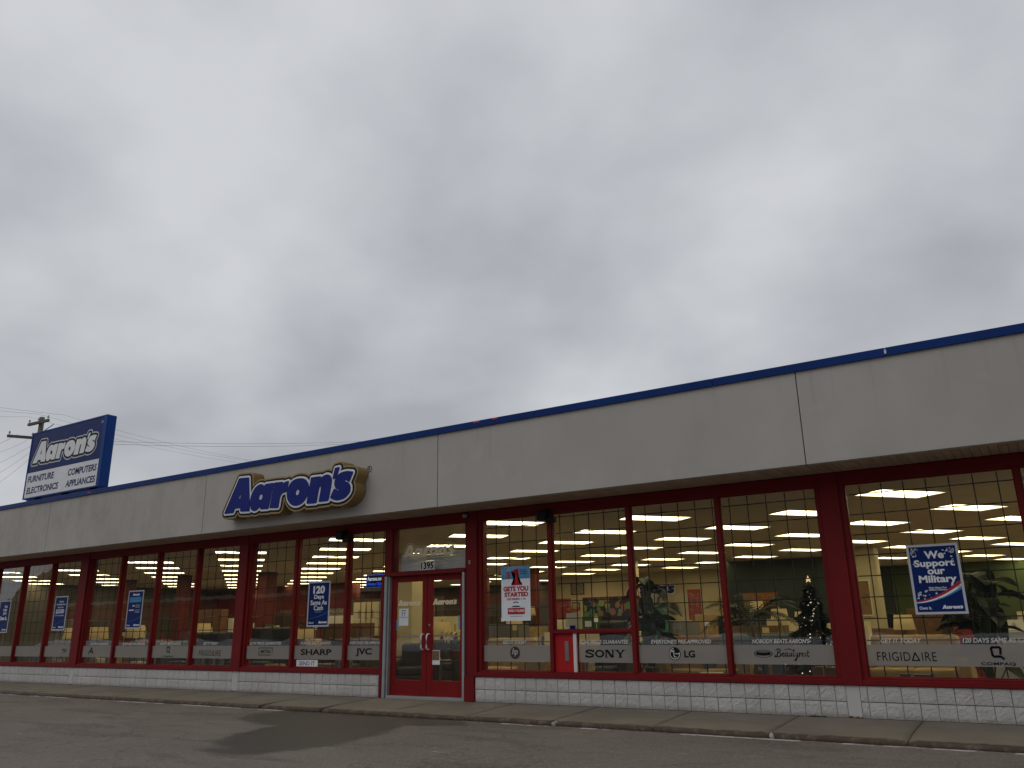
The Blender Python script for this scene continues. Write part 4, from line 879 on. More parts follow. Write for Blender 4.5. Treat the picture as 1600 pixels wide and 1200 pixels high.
def washer(label, x, y, h=1.08):
    t = thing('washing_machine', label, 'washer', (x, y, 0)); bm = bmesh.new(); rb(bm, -0.34, 0.34, -0.33, 0.33, 0.02, h-0.16, b=0.02); obj('body', bm, 'appliance', t)
    box_obj('lid', 'appliance', t, -0.29, 0.29, -0.29, 0.15, h-0.159, h-0.14, bev=0.008)
    bm = bmesh.new(); v, _ = bx(bm, -0.335, 0.335, 0.16, 0.325, h-0.165, h)
    for q in (v[4], v[5]): q.co.y += 0.09
    c_ = obj('control_panel', bm, 'appliance', t)
    for i in range(3): bm = bmesh.new(); lathe(bm, [(0.03, 0), (0.026, 0.025)], 12); k_ = obj('knob', bm, 'alum', c_); k_.rotation_euler = (R(60), 0, 0); k_.location = (-0.2+0.2*i, 0.205, h-0.08)
    return t
def television(label, x, y, z, w, rz=0):
    t = thing('television', label, 'television', (x, y, z), rz); h = w*0.58; bm = bmesh.new(); rb(bm, -w/2, w/2, 0, 0.06, 0.07, 0.07+h, b=0.01); obj('case', bm, 'charcoal', t)
    box_obj('screen', 'screen', t, -w/2+0.025, w/2-0.025, -0.004, -0.001, 0.095, 0.045+h); box_obj('stand', 'charcoal', t, -0.18, 0.18, -0.08, 0.12, 0, 0.02); box_obj('neck', 'charcoal', t, -0.04, 0.04, 0.02, 0.05, 0.02, 0.07)
def frame(name, label, x, y, z0, z1, w, m, fm='dark_brown', cat='picture'):
    t = thing(name, label, cat, (x, y, z0)); h = z1-z0; b = 0.035; bm = bmesh.new()
    for a in ((-w/2, -w/2+b, 0, h), (w/2-b, w/2, 0, h), (-w/2+b, w/2-b, 0, b), (-w/2+b, w/2-b, h-b, h)): bx(bm, a[0], a[1], -0.035, 0, a[2], a[3])
    obj('frame', bm, fm, t); box_obj('canvas', m, t, -w/2+b, w/2-b, -0.02, -0.005, b, h-b); return t
def leaf_mesh(L, W, bend, n=5):
    bm = bmesh.new(); rows = []
    for i in range(n+1):
        u = i/n; w_ = W*math.sin(math.pi*min(1, u*0.93+0.05))**0.8; zz = -bend*u*u*L; xx = L*u*(1-0.25*bend*u)
        rows.append([bm.verts.new((xx, -w_/2, zz+0.12*w_)), bm.verts.new((xx, 0, zz)), bm.verts.new((xx, w_/2, zz+0.12*w_))])
    for a, b in zip(rows, rows[1:]):
        for j in (0, 1): bm.faces.new((a[j], a[j+1], b[j+1], b[j]))
    return bm
def pot(t, r, h, m): bm = bmesh.new(); lathe(bm, [(r*0.72, 0), (r*0.95, h*0.85), (r, h*0.86), (r, h), (r*0.88, h), (r*0.85, h*0.9)], 16); obj('pot', bm, m, t, True)
def leafy(label, x, y, h, n, L, W, m='leaf', pm='terracotta', seed=0, low=0.35):
    t = thing('potted_plant', label, 'plant', (x, y, 0)); rr = random.Random(seed); pot(t, 0.2, 0.34, pm)
    bm = bmesh.new()
    ends = []
    for i in range(n):
        a = rr.uniform(0, 6.28); u = rr.uniform(low, 1); sp = rr.uniform(0.05, 0.30)*(1.2-u*0.4); e_ = Vector((math.cos(a)*sp, math.sin(a)*sp, h*u*0.92)); tube(bm, [(0, 0, 0.28), tuple(e_*0.5+Vector((0, 0, 0.12))), tuple(e_)], 0.012, 5, 0.006); ends.append((e_, a))
    obj('stem', bm, 'leaf_pale', t)
    lm = [leaf_mesh(L*k_, W*k_, rr.uniform(0.4, 1.2)) for k_ in (0.75, 0.9, 1.05, 1.2)]; ms = []
    for b in lm: me = bpy.data.meshes.new('leaf'); b.to_mesh(me); b.free(); me.materials.append(MATS[m]); ms.append(me)
    for e_, a in ends: o = bpy.data.objects.new('leaf', rr.choice(ms)); COL.objects.link(o); o.parent = t; o.location = e_; o.rotation_euler = (rr.uniform(-0.5, 0.5), rr.uniform(-0.9, 0.5), a+rr.uniform(-0.5, 0.5))
def palm(label, x, y, h, n, seed):
    t = thing('potted_palm', label, 'palm', (x, y, 0)); rr = random.Random(seed); pot(t, 0.22, 0.36, 'dark_brown'); bm = bmesh.new()
    tube(bm, [(0, 0, 0.3), (0.02, 0, h*0.4), (0, 0.02, h*0.62)], 0.035, 6, 0.022); obj('stem', bm, 'brown', t)
    for i in range(n):
        a = i*2.4+rr.uniform(-.3, .3); up_ = rr.uniform(0.25, 1.0); L = rr.uniform(0.65, 0.95); P = []
        for k_ in range(9): u = k_/8; P.append(Vector((math.cos(a)*L*u*(1.1-0.35*up_), math.sin(a)*L*u*(1.1-0.35*up_), h*0.6+L*up_*1.0*u-0.75*L*u*u*(1.15-up_*0.5))))
        bm = bmesh.new(); tube(bm, P, 0.008, 4, 0.003); sd_ = Vector((-math.sin(a), math.cos(a), 0))
        for k_ in range(2, 9):
            for s_ in (-1, 1):
                for q in (0, 0.5):
                    p0 = P[k_-1].lerp(P[k_], 0.5+q); dr_ = (P[k_]-P[k_-1]).normalized(); e_ = p0+sd_*s_*0.20*(1.2-k_/11)+dr_*0.12+Vector((0, 0, -0.07)); n_ = dr_*0.014
                    bm.faces.new([bm.verts.new(c_) for c_ in (p0-n_, (p0+e_)/2+n_*1.2, e_, (p0+e_)/2-n_*1.2)])
        obj('frond', bm, 'leaf_pale' if i % 3 == 0 else 'leaf', t)
def xmas(label, x, y, h, r):
    t = thing('christmas_tree', label, 'christmas tree', (x, y, 0)); rr = random.Random(5); bm = bmesh.new(); lathe(bm, [(0.05, 0), (0.04, 0.3), (0.012, h*0.95)], 8); obj('trunk', bm, 'brown', t)
    bm = bmesh.new(); lb = bmesh.new()
    for i in range(5200):
        u = rr.random()**0.8; z_ = 0.25+(h-0.3)*u; q = r*(1-u)*(0.78+0.3*math.sin(z_*26))+0.02; rad = q*math.sqrt(rr.uniform(0.25, 1)); a = rr.uniform(0, 6.28); c_ = Vector((rad*math.cos(a), rad*math.sin(a), z_)); d_ = Vector((math.cos(a), math.sin(a), rr.uniform(-0.6, 0.2)))*0.085; s_ = Vector((rr.uniform(-1, 1), rr.uniform(-1, 1), rr.uniform(-1, 1)))*0.03
        bm.faces.new([bm.verts.new(v_) for v_ in (c_-s_, c_+s_, c_+d_)])
        if i % 32 == 0: t_ = bmesh.new(); bmesh.ops.create_icosphere(t_, subdivisions=1, radius=0.010); join(lb, t_, Matrix.Translation((q*1.02*math.cos(a), q*1.02*math.sin(a), z_)))
    obj('foliage', bm, 'needle', t)['kind'] = 'stuff'; obj('fairy_lights', lb, 'fairy', t)['kind'] = 'stuff'
    bm = bmesh.new(); S_ = star(0, 0, 0.06)[0]; f_ = [bm.verts.new((a, -0.012, b)) for a, b in S_]; g_ = [bm.verts.new((a, 0.012, b)) for a, b in S_]; bm.faces.new(f_); bm.faces.new(g_[::-1])
    for i in range(10): bm.faces.new((f_[i-1], g_[i-1], g_[i], f_[i]))
    o = obj('star', bm, 'star_light', t); o.location = (0, 0, h+0.05)
def plain(name, label, cat, m, *a, bev=0.02, extra=None):
    t = thing(name, label, cat, ((a[0]+a[1])/2, (a[2]+a[3])/2, a[4])); w_, d_, h_ = a[1]-a[0], a[3]-a[2], a[5]-a[4]; bm = bmesh.new(); rb(bm, -w_/2, w_/2, -d_/2, d_/2, 0, h_, b=bev); obj('body', bm, m, t); return t, w_, d_, h_
def dining_chair(label, x, y, rz):
    t = thing('dining_chair', label, 'chair', (x, y, 0), rz); box_obj('seat', 'dark_brown', t, -0.21, 0.21, -0.21, 0.21, 0.43, 0.47, bev=0.01)
    for a in (-1, 1):
        box_obj('leg', 'dark_brown', t, a*0.19-0.018, a*0.19+0.018, -0.2, -0.165, 0, 0.429); box_obj('leg', 'dark_brown', t, a*0.19-0.018, a*0.19+0.018, 0.165, 0.2, 0, 1.0)
    for i in range(3): box_obj('back_slat', 'dark_brown', t, -0.11+0.11*i-0.02, -0.11+0.11*i+0.02, 0.175, 0.19, 0.5, 0.93)
    box_obj('top_rail', 'dark_brown', t, -0.172, 0.172, 0.17, 0.195, 0.931, 1.0)

# right bay
washer('white washing machine with lid and dials inside the rightmost window', -0.62, 2.6, 1.20); washer('white washing machine to the right of another, cut by the frame edge', 0.1, 2.6, 1.20); washer('white washing machine beyond the right edge of the photo', 0.85, 2.6, 1.20)
leafy('large dark potted plant behind the military poster', -0.93, 1.25, 2.05, 44, 0.46, 0.27, 'leaf', 'dark_brown', 1)
end_table('dark end table under the lamp behind the military poster', -2.6, 6.0); lamp('cream shaded table lamp left of the military poster', -2.6, 6.0, 0.58, 1.32, 0.20, 0.28)
sofa('tan sofa behind the GET IT TODAY lettering', -2.15, 3.4, 0.0, 1.7, 'tan', h=0.98)
frame('tall_picture', 'tall brown abstract picture on the cream column', -4.2, 11.06, 1.33, 2.24, 0.42, 'art_brown', 'cream')
television('flat television on cabinet in the back right corner of the shop', -4.1, 15.2, 0.8, 0.95); case('media_cabinet', 'dark low cabinet under the back right television', 'cabinet', -4.1, 15.3, 1.5, 0.5, 0.8, 'dark_brown', 1, 3)
case('refrigerator', 'white refrigerator against the olive wall', 'refrigerator', -2.3, 18.6, 0.85, 0.7, 1.75, 'appliance', 2, 1); case('refrigerator', 'white refrigerator beside another, nearer the military poster edge', 'refrigerator', -3.3, 18.6, 0.85, 0.7, 1.7, 'appliance', 2, 1)
case('dresser', 'brown chest of drawers behind the lamp in the right bay', 'dresser', -3.4, 8.6, 1.3, 0.5, 1.05, 'brown', 3, 2)
sofa('dark red sofa behind the large potted plant', -1.0, 6.5, 0.0, 2.0, 'wine_red', h=1.1)
# bay between doors and right pier
xmas('dark christmas tree with tiny lights and glowing star beside the right pier', -3.40, 2.2, 1.84, 0.60)
end_table('dark end table holding the left of two cream lamps', -4.43, 4.0, w=0.36); lamp('cream lamp, left of the pair beside the christmas tree', -4.43, 4.0, 0.58, 1.46, 0.17, 0.25, 'gold')
end_table('dark end table holding the right of two cream lamps', -4.0, 4.05, w=0.36); lamp('cream lamp, right of the pair beside the christmas tree', -4.0, 4.05, 0.58, 1.40, 0.18, 0.25, 'gold')
palm('tall feathery palm between the wide mullion and the lamps', -4.35, 2.0, 2.1, 17, 2)
frame('red_picture', 'wide red and gold picture on the dark wall', -7.14, 12.0, 1.60, 2.07, 1.05, 'art_red', 'dark_brown'); plain('easel_stand', 'dark stand carrying the wide red picture', 'stand', 'charcoal', -7.6, -6.7, 12.02, 12.3, 0, 1.6)
sofa('blue grey sofa close behind the Beautyrest lettering', -4.55, 2.9, 0.15, 1.8, 'blue_grey', h=1.02)
sofa('charcoal sofa behind the pair of cream lamps', -5.4, 6.5, 0.0, 2.0, 'charcoal', h=1.0)
television('flat television standing left of the red picture', -6.9, 9.0, 0.75, 1.0); case('media_cabinet', 'dark low cabinet under the television left of the lamps', 'cabinet', -6.9, 9.1, 1.5, 0.45, 0.75, 'dark_brown', 1, 3)
WS = thing('wall_sign', 'dark blue italic word sign on the cream wall inside', 'sign'); me_, _ = logo_mesh('letter_outline', SOLID, 0.07, -13.83, 2.26, 0.555, 17.17, 0.03); obj('letter_outline', me_, 'white_letter', WS); me_, _ = logo_mesh('lettering', LALL, 0.015, -13.83, 2.26, 0.555, 17.15, 0.02); obj('lettering', me_, 'blue_letter', WS)
def ring3(name, label, cat, x, y, z, r, r2, m):
    t = thing(name, label, cat, (x, y, z)); bm = bmesh.new(); rr = random.Random(9)
    for i in range(20): a = i*math.pi/10; t_ = bmesh.new(); bmesh.ops.create_icosphere(t_, subdivisions=1, radius=r2*rr.uniform(0.8, 1.2)); join(bm, t_, Matrix.Translation((r*math.cos(a), 0, r*math.sin(a))))
    obj('ring', bm, m, t); bm = bmesh.new(); lathe(bm, [(r*0.55, 0), (r*0.5, 0.03)], 16); o = obj('centre', bm, 'tan', t); o.rotation_euler = (R(90), 0, 0)
ring3('wall_wreath', 'brown spiky wreath on the cream wall', 'wreath', -11.9, 17.1, 1.75, 0.17, 0.05, 'brown'); ring3('wall_plate', 'round grey wall ornament under the inside word sign', 'ornament', -12.35, 17.1, 2.08, 0.13, 0.05, 'blue_grey')
for x_, lb in ((-11.1, 'tan door post frame left of the red quilt'), (-10.1, 'tan door post frame right of the red quilt')): plain('door_trim', lb, 'trim', 'tan', x_-0.06, x_+0.06, 17.05, 17.19, 0, 2.1)
frame('red_quilt', 'tall hanging red patterned quilt in the middle window', -9.11, 12.0, 0.9, 2.2, 0.40, 'quilt', 'wine_red', 'quilt'); plain('quilt_stand', 'dark foot of the red quilt display', 'stand', 'wine_red', -9.3, -8.9, 11.99, 12.3, 0, 0.9)
t, a_, b_, c_ = plain('teal_display', 'teal box display beside the broad leaved plant', 'display', 'teal', -7.45, -7.12, 4.85, 5.15, 0.75, 1.55); box_obj('display_foot', 'charcoal', t, -0.14, 0.14, -0.12, 0.12, -0.75, -0.001)
case('grey_cabinet', 'grey cabinet right of the teal display', 'cabinet', -7.55, 7.2, 0.5, 0.5, 1.28, 'grey_weave', 2, 1)
leafy('broad leaved dark potted plant in the window with the LG lettering', -6.02, 1.6, 2.2, 40, 0.40, 0.22, 'leaf', 'terracotta', 4)
sofa('brown sofa behind the PRE-APPROVED lettering in the middle window', -6.3, 4.3, 0.0, 1.9, 'brown', h=0.98); sofa('tan sofa low in front of the brown sofa', -5.3, 2.2, 0.2, 1.6, 'tan', h=0.80)
frame('dotted_picture', 'wide dark picture of coloured discs behind the SONY window', -10.4, 9.0, 1.42, 1.97, 1.75, 'art_dots', 'charcoal'); plain('easel_stand', 'dark stand under the wide dotted picture', 'stand', 'charcoal', -11.1, -9.7, 9.02, 9.3, 0, 1.42)
plain('green_panel', 'flat green display board under the dotted picture', 'board', 'shop_green', -9.72, -9.2, 6.0, 6.06, 0.6, 1.42); case('counter', 'cream sales counter behind the SONY window', 'counter', -8.4, 4.2, 2.2, 0.7, 1.08, 'cream', 1, 4)
sofa('dark shaggy armchair in front of the cream counter', -7.4, 2.8, 0.1, 0.95, 'charcoal', 'armchair', h=1.30)
t = thing('brochure_stand', 'cream brochure stand with blue label just inside the hatch window', 'stand', (-6.88, 0.42, 1.10)); bm = bmesh.new(); v, _ = bx(bm, -0.12, 0.12, -0.05, 0.05, 0, 0.32)
for q in (v[6], v[7], v[4], v[5]): q.co.y += 0.06
obj('holder', bm, 'cream', t); box_obj('label_card', 'poster_blue', t, -0.02, 0.08, -0.058, -0.051, 0.03, 0.12); box_obj('card', 'poster_white', t, -0.115, -0.03, -0.058, -0.051, 0.03, 0.10); bm = bmesh.new()
for i in range(7): t_ = bmesh.new(); bmesh.ops.create_icosphere(t_, subdivisions=1, radius=0.035); join(bm, t_, Matrix.Translation((random.uniform(-.09, .09), 0.06, 0.34+random.uniform(0, .05))))
obj('orange_bow', bm, 'orange_cloth', t); box_obj('post', 'charcoal', t, -0.02, 0.02, 0.0, 0.04, -1.10, -0.001)
frame('small_picture', 'small grey picture, upper of two beside the hatch window', -15.9, 17.18, 2.38, 2.85, 0.6, 'art_grey', 'charcoal'); frame('small_picture', 'small pink picture, lower of two beside the hatch window', -16.0, 17.18, 1.78, 2.10, 0.36, 'tan', 'dark_brown')
# window right of the doors
case('grey_headboard', 'grey woven cabinet behind the hp lettering', 'cabinet', -9.92, 3.1, 0.75, 0.45, 1.27, 'grey_weave', 1, 2); sofa('tan sofa low behind the hp lettering', -9.3, 2.0, 0.0, 1.5, 'tan', h=1.0)
t = thing('dining_table', 'dark dining table behind the dollar poster', 'table', (-9.5, 4.9, 0)); box_obj('table_top', 'dark_brown', t, -0.7, 0.7, -0.4, 0.4, 0.71, 0.75, bev=0.008)
for a in (-1, 1):
    for b in (-1, 1): box_obj('leg', 'dark_brown', t, a*0.64-0.03, a*0.64+0.03, b*0.34-0.03, b*0.34+0.03, 0, 0.709)
dining_chair('slatted dark dining chair at the near side of the dining table', -9.45, 4.2, R(180)); dining_chair('slatted dark dining chair at the far side of the dining table', -9.5, 5.5, 0)
case('cream_chest', 'cream chest right of the dollar poster', 'chest', -10.3, 6.2, 0.6, 0.45, 1.36, 'cream', 3, 1); frame('pink_picture', 'rosy picture on a stand right of the dollar poster', -11.8, 8.6, 1.35, 1.95, 0.7, 'wine_red', 'brown'); plain('easel_stand', 'brown stand under the rosy picture', 'stand', 'brown', -12.1, -11.5, 8.61, 8.8, 0, 1.35)
case('bookcase', 'tall dark bookcase left behind the dollar poster', 'bookcase', -12.6, 6.0, 0.8, 0.4, 1.5, 'dark_brown', 3, 1); leafy('small leafy plant on the floor left of the dollar poster', -13.4, 6.6, 1.5, 12, 0.25, 0.12, 'leaf', 'terracotta', 8)
# seen through the doors
for i, (x_, z_, w_, m_, lb) in enumerate(((-14.9, 1.1, 0.5, 'cream', 'cream carton at the left end of the desk'), (-14.3, 1.1, 0.55, 'cream', 'cream carton in the middle of the desk'), (-13.7, 1.1, 0.42, 'cream', 'cream carton at the right end of the desk'))):
    t, a, b, c_ = plain('carton', lb, 'box', m_, x_-w_/2, x_+w_/2, 7.0, 7.4, z_, z_+0.42, bev=0.006); box_obj('tape', 'tan', t, -0.03, 0.03, -b/2-0.002, -b/2, 0, c_*0.5)
case('reception_desk', 'long cream reception desk seen through the doors', 'desk', -14.3, 7.2, 2.4, 0.8, 1.10, 'cream', 1, 4); television('small monitor on the reception desk', -13.25, 6.95, 1.10, 0.42); case('printer', 'black printer on the reception desk', 'printer', -13.1, 7.35, 0.35, 0.35, 0.25, 'charcoal', 1, 1, z=1.10)
sofa('round brown armchair just inside the left door', -11.25, 1.6, R(30), 1.0, 'dark_brown', 'armchair', h=0.92); end_table('dark table inside the right door', -9.95, 1.25, w=0.6, h=0.62)
t = thing('flower_pot', 'pot of pale yellow lilies inside the right door', 'flowers', (-9.95, 1.25, 0.62)); pot(t, 0.12, 0.18, 'terracotta'); rr = random.Random(2); bm = bmesh.new()
for i in range(26):
    a = rr.uniform(0, 6.28); q = 0.22*math.sqrt(rr.random()); z_ = 0.42+rr.uniform(-.05, .16); l_ = leaf_mesh(0.11, 0.06, 1.2, 3); join(bm, l_, Matrix.Translation((q*math.cos(a), q*math.sin(a), z_)) @ Matrix.Rotation(a, 4, 'Z') @ Matrix.Rotation(rr.uniform(-1, 0.3), 4, 'Y'))
obj('petals', bm, 'petal', t); bm = bmesh.new()
for i in range(40): a = rr.uniform(0, 6.28); l_ = leaf_mesh(0.2, 0.05, 0.8, 3); join(bm, l_, Matrix.Translation((0.03*math.cos(a), 0.03*math.sin(a), 0.16+0.22*rr.random())) @ Matrix.Rotation(a, 4, 'Z') @ Matrix.Rotation(rr.uniform(-1.2, 0), 4, 'Y'))
obj('leaves', bm, 'leaf', t)
sofa('dark sofa across the aisle behind the doors', -12.2, 3.6, 0.0, 1.9, 'dark_brown', h=0.95)
# left of the doors
for r_ in range(2):
    for c_ in range(3): 
        t, a, b, d_ = plain('carton', ('upper' if r_ else 'lower')+' '+('left', 'middle', 'right')[c_]+' cream carton of the stack behind the neon sign', 'box', 'cream', -16.1+c_*0.46, -16.1+c_*0.46+0.43, 4.8+0.03*c_, 5.3, 1.05+r_*0.44, 1.05+r_*0.44+0.42, bev=0.006); box_obj('tape', 'tan', t, -0.03, 0.03, -b/2-0.002, -b/2, 0, d_*0.5)
case('storage_cabinet', 'brown cabinet under the stack of cream cartons', 'cabinet', -15.45, 5.05, 1.5, 0.6, 1.05, 'brown', 1, 3); case('sideboard', 'brown sideboard behind the SHARP window', 'sideboard', -15.2, 3.7, 1.4, 0.45, 1.36, 'brown', 2, 2)
end_table('dark end table left of the brown sideboard', -16.45, 3.4, w=0.5); lamp('cream lamp behind the foot of the 120 days poster', -16.45, 3.4, 0.58, 1.26, 0.27, 0.26)
sofa('dark brown sofa behind the JVC lettering', -13.9, 2.4, 0.0, 1.9, 'dark_brown', h=1.0); sofa('black leather sofa behind the MAYTAG window', -17.5, 3.0, 0.0, 2.1, 'charcoal', h=1.30)
palm('small palm behind the black leather sofa', -18.4, 4.4, 1.9, 12, 6); sofa('charcoal sofa behind the FRIGIDAIRE lettering left of the doors', -19.6, 2.6, 0.0, 2.0, 'charcoal', h=1.2)
for i, (x_, y_, tp, lb) in enumerate(((-21.45, 4.0, 1.45, 'cream lamp in the middle of the left bay'), (-23.2, 3.0, 1.43, 'cream lamp under the poster of small print'), (-25.1, 3.0, 1.40, 'cream lamp left of the poster of small print'), (-27.6, 3.6, 1.40, 'cream lamp furthest to the left'))):
    end_table('dark end table carrying the '+lb, x_, y_); lamp(lb, x_, y_, 0.58, tp, 0.30, 0.36)
sofa('wine red sofa behind the COMPAQ lettering on the left', -22.3, 5.2, 0.0, 2.2, 'wine_red', h=0.95); sofa('blue grey sofa behind the small print poster', -24.2, 4.6, 0.0, 2.0, 'blue_grey', h=0.95); sofa('brown sofa in the leftmost bay', -26.6, 5.4, 0.0, 2.1, 'brown', h=0.95)
case('wardrobe', 'tall dark wardrobe in the left bay', 'wardrobe', -23.0, 8.2, 1.1, 0.5, 1.8, 'dark_brown', 1, 2); case('bookcase', 'brown bookcase behind the small print poster', 'bookcase', -26.9, 8.4, 1.6, 0.4, 2.0, 'brown', 3, 2); case('tall_cabinet', 'tall grey cabinet at the far left', 'cabinet', -29.6, 4.6, 0.9, 0.5, 1.7, 'grey_weave', 2, 1)
leafy('yellow green plant beside the wine red sofa', -20.9, 4.9, 1.5, 12, 0.28, 0.14, 'leaf_pale', 'orange_cloth', 11)

# more stock further back and in the left bays
for i, (x_, y_, w_, h_, m_, lb) in enumerate(((-20.3, 8.6, 0.8, 1.65, 'appliance', 'white refrigerator behind the MAYTAG window, left of a row'), (-19.4, 8.6, 0.8, 1.65, 'appliance', 'white refrigerator behind the MAYTAG window, right of a row'), (-27.6, 10.0, 0.85, 1.7, 'appliance', 'white refrigerator before the red partition on the left'), (-26.5, 10.0, 0.85, 1.5, 'cream', 'cream freezer beside the white refrigerator on the left'), (-16.8, 11.0, 0.8, 1.6, 'charcoal', 'black refrigerator seen deep behind the hp window'), (-6.3, 11.2, 0.8, 1.3, 'cream', 'cream chest deep behind the LG window'))): case('refrigerator', lb, 'refrigerator', x_, y_, w_, 0.65, h_, m_, 2, 1)
washer('white washing machine behind the left COMPAQ lettering', -21.6, 6.6, 1.1); washer('white dryer beside the washing machine in the left bay', -20.8, 6.6, 1.1); washer('white washing machine seen through the left door', -15.6, 8.9, 1.1)
for i, (x_, y_, m_, lb) in enumerate(((-18.9, 6.2, 'tan', 'tan sofa behind the MAYTAG window in the second row'), (-29.4, 7.6, 'wine_red', 'wine red sofa far in the left corner'), (-16.6, 7.4, 'brown', 'brown sofa behind the SHARP window in the second row'), (-11.9, 9.9, 'tan', 'tan sofa deep behind the hp window'), (-7.6, 5.6, 'blue_grey', 'blue grey sofa behind the teal display'))): sofa(lb, x_, y_, 0.0, 2.0, m_, h=0.95)
for x_, y_, lb in ((-17.2, 5.6, 'cream lamp between the second row sofas behind the SHARP window'), (-20.2, 5.6, 'cream lamp above the charcoal sofa behind the left FRIGIDAIRE lettering'), (-12.9, 4.6, 'cream lamp seen through the right door'), (-24.3, 6.3, 'cream lamp in the second row behind the small print poster'), (-8.2, 6.9, 'cream lamp deep behind the LG window'), (-11.4, 5.6, 'cream lamp left behind the dollar poster')): end_table('dark end table under the '+lb, x_, y_); lamp(lb, x_, y_, 0.58, 1.36, 0.24, 0.30)
for x_, y_, z_, w_, m_, lb in ((-18.6, 10.9, 1.45, 1.1, 'art_brown', 'brown landscape picture behind the MAYTAG window'), (-21.4, 10.9, 1.5, 0.9, 'art_red', 'red picture behind the left FRIGIDAIRE window'), (-25.6, 13.55, 1.5, 1.2, 'art_grey', 'grey picture on the red partition at the left'), (-28.4, 13.55, 1.5, 1.0, 'art_brown', 'brown picture on the red partition at the far left'), (-12.9, 17.18, 1.3, 0.5, 'art_red', 'small red picture under the inside word sign')):
    frame('wall_picture', lb, x_, y_, z_, z_+0.6, w_, m_)
    if y_ < 12: plain('display_wall', 'low partition holding the '+lb, 'partition', 'taupe_wall', x_-0.8, x_+0.8, y_+0.005, y_+0.12, 0, 2.25, bev=0.005)
for x_, y_, w_, h_, m_, lb in ((-5.9, 7.6, 1.2, 1.15, 'brown', 'brown dresser behind the LG lettering'), (-8.7, 8.0, 0.9, 1.3, 'dark_brown', 'dark tall chest left of the grey cabinet'), (-3.9, 6.9, 1.0, 1.2, 'cream', 'cream dresser behind the christmas tree'), (-1.6, 9.4, 1.4, 1.25, 'dark_brown', 'dark dresser behind the military poster'), (-0.3, 8.2, 0.9, 1.35, 'cream', 'cream chest right behind the military poster'), (-12.7, 8.2, 1.2, 1.2, 'tan', 'tan dresser deep behind the hp window'), (-7.9, 10.4, 1.1, 1.45, 'tan', 'tan wardrobe deep behind the LG window'), (-5.2, 9.6, 1.3, 1.0, 'grey_weave', 'grey low cabinet deep behind the Beautyrest window'), (-2.7, 12.6, 1.4, 1.5, 'brown', 'brown wardrobe right of the cream column'), (-14.2, 9.9, 1.2, 1.5, 'dark_brown', 'dark shelf unit behind the right door')): case('dresser', lb, 'dresser', x_, y_, w_, 0.45, h_, m_, 3, 2)
for x_, y_, z_, lb in ((-5.9, 7.5, 1.15, 'cream lamp on the brown dresser behind the LG lettering'), (-1.7, 9.3, 1.25, 'cream lamp on the dark dresser behind the military poster'), (-3.75, 6.8, 1.2, 'cream lamp on the cream dresser behind the christmas tree'), (-12.5, 8.1, 1.2, 'cream lamp on the tan dresser deep behind the hp window')): lamp(lb, x_, y_, z_, z_+0.55, 0.17, 0.24)
rr = random.Random(21); seen = {}
def pane_of(x, y): k_ = 12.04/(y+11.97); return [n_ for a, b, n_ in PANES if a <= x*k_ < b][0]
def uniq(what, x, y):
    n_ = pane_of(x, y); i = seen[(what, n_)] = seen.get((what, n_), 0)+1
    return '%s in the %s' % (what, n_) if i == 1 else '%s %s in the %s' % (ORD[i-1], what, n_)
CARD = {'paper': 'white', 'petal': 'yellow', 'poster_red': 'red'}; BOXC = {'tan': 'tan', 'brown': 'brown', 'charcoal': 'black', 'cream': 'cream', 'blue_grey': 'blue grey'}
for i in range(34):
    y_ = rr.uniform(1.4, 9); x_ = rr.uniform(-27, 0)*(1+y_*0.05); m_ = rr.choice(('paper', 'paper', 'petal', 'poster_red')); z_ = rr.uniform(0.95, 1.35)
    t = thing('price_card', uniq('small %s price card on a rod' % CARD[m_], x_, y_), 'card', (x_, y_, z_), rr.uniform(-0.5, 0.5), 'price cards among the furniture')
    box_obj('card', m_, t, -0.07, 0.07, -0.003, 0.003, 0, 0.11); box_obj('rod', 'alum', t, -0.004, 0.004, 0.0035, 0.0115, -z_, 0.05); box_obj('foot', 'charcoal', t, -0.08, 0.08, -0.08, 0.08, -z_, -z_+0.012)
for i in range(26):
    x_ = -25.5+i*0.95+rr.uniform(-.2, .2); y_ = rr.uniform(0.35, 0.5)
    if -11.4 < x_ < -8.3: continue
    m_ = rr.choice(list(BOXC)); t = thing('small_box', uniq('%s box close to the glass' % BOXC[m_], x_, y_), 'box', (x_, y_, 0.0), rr.uniform(-.3, .3), 'goods along the window'); h_ = rr.uniform(0.5, 0.72)
    box_obj('carton', m_, t, -rr.uniform(.12, .25), rr.uniform(.12, .25), -0.1, 0.1, 0, h_, bev=0.01); box_obj('tape', 'tan', t, -0.025, 0.025, -0.1025, -0.1005, h_*0.6, h_-0.012)

# ================================================================== pole and lines beyond the store
UP = thing('utility_pole', 'wooden utility pole with crossarms behind the roof sign', 'utility pole', (-38.1, 6.7, ZR)); bm = bmesh.new(); lathe(bm, [(0.17, 0), (0.14, 5), (0.105, 11.0)], 12); obj('pole', bm, 'wood_pole', UP, True)
def arm(cx, z, L, a, n):
    d = Vector((math.cos(a), math.sin(a), 0)); p = Vector((cx, -0.14, z)); t_ = bmesh.new(); bx(t_, -L/2, L/2, -0.05, 0.05, -0.06, 0.06); bm = bmesh.new(); join(bm, t_, Matrix.Translation(p) @ Matrix.Rotation(a, 4, 'Z')); o = obj('crossarm', bm, 'wood_pole', UP)
    for i in range(n): bm = bmesh.new(); q = p+d*(L*(i/(n-1)-0.5)*0.92); lathe(bm, [(0.02, 0.06), (0.02, 0.12), (0.05, 0.14), (0.035, 0.22), (0.02, 0.24)], 8, (q.x, q.y, q.z)); obj('insulator', bm, 'insulator', o)
arm(0.0, 10.72, 1.6, R(3), 3); arm(-0.35, 10.05, 2.0, R(60), 3)
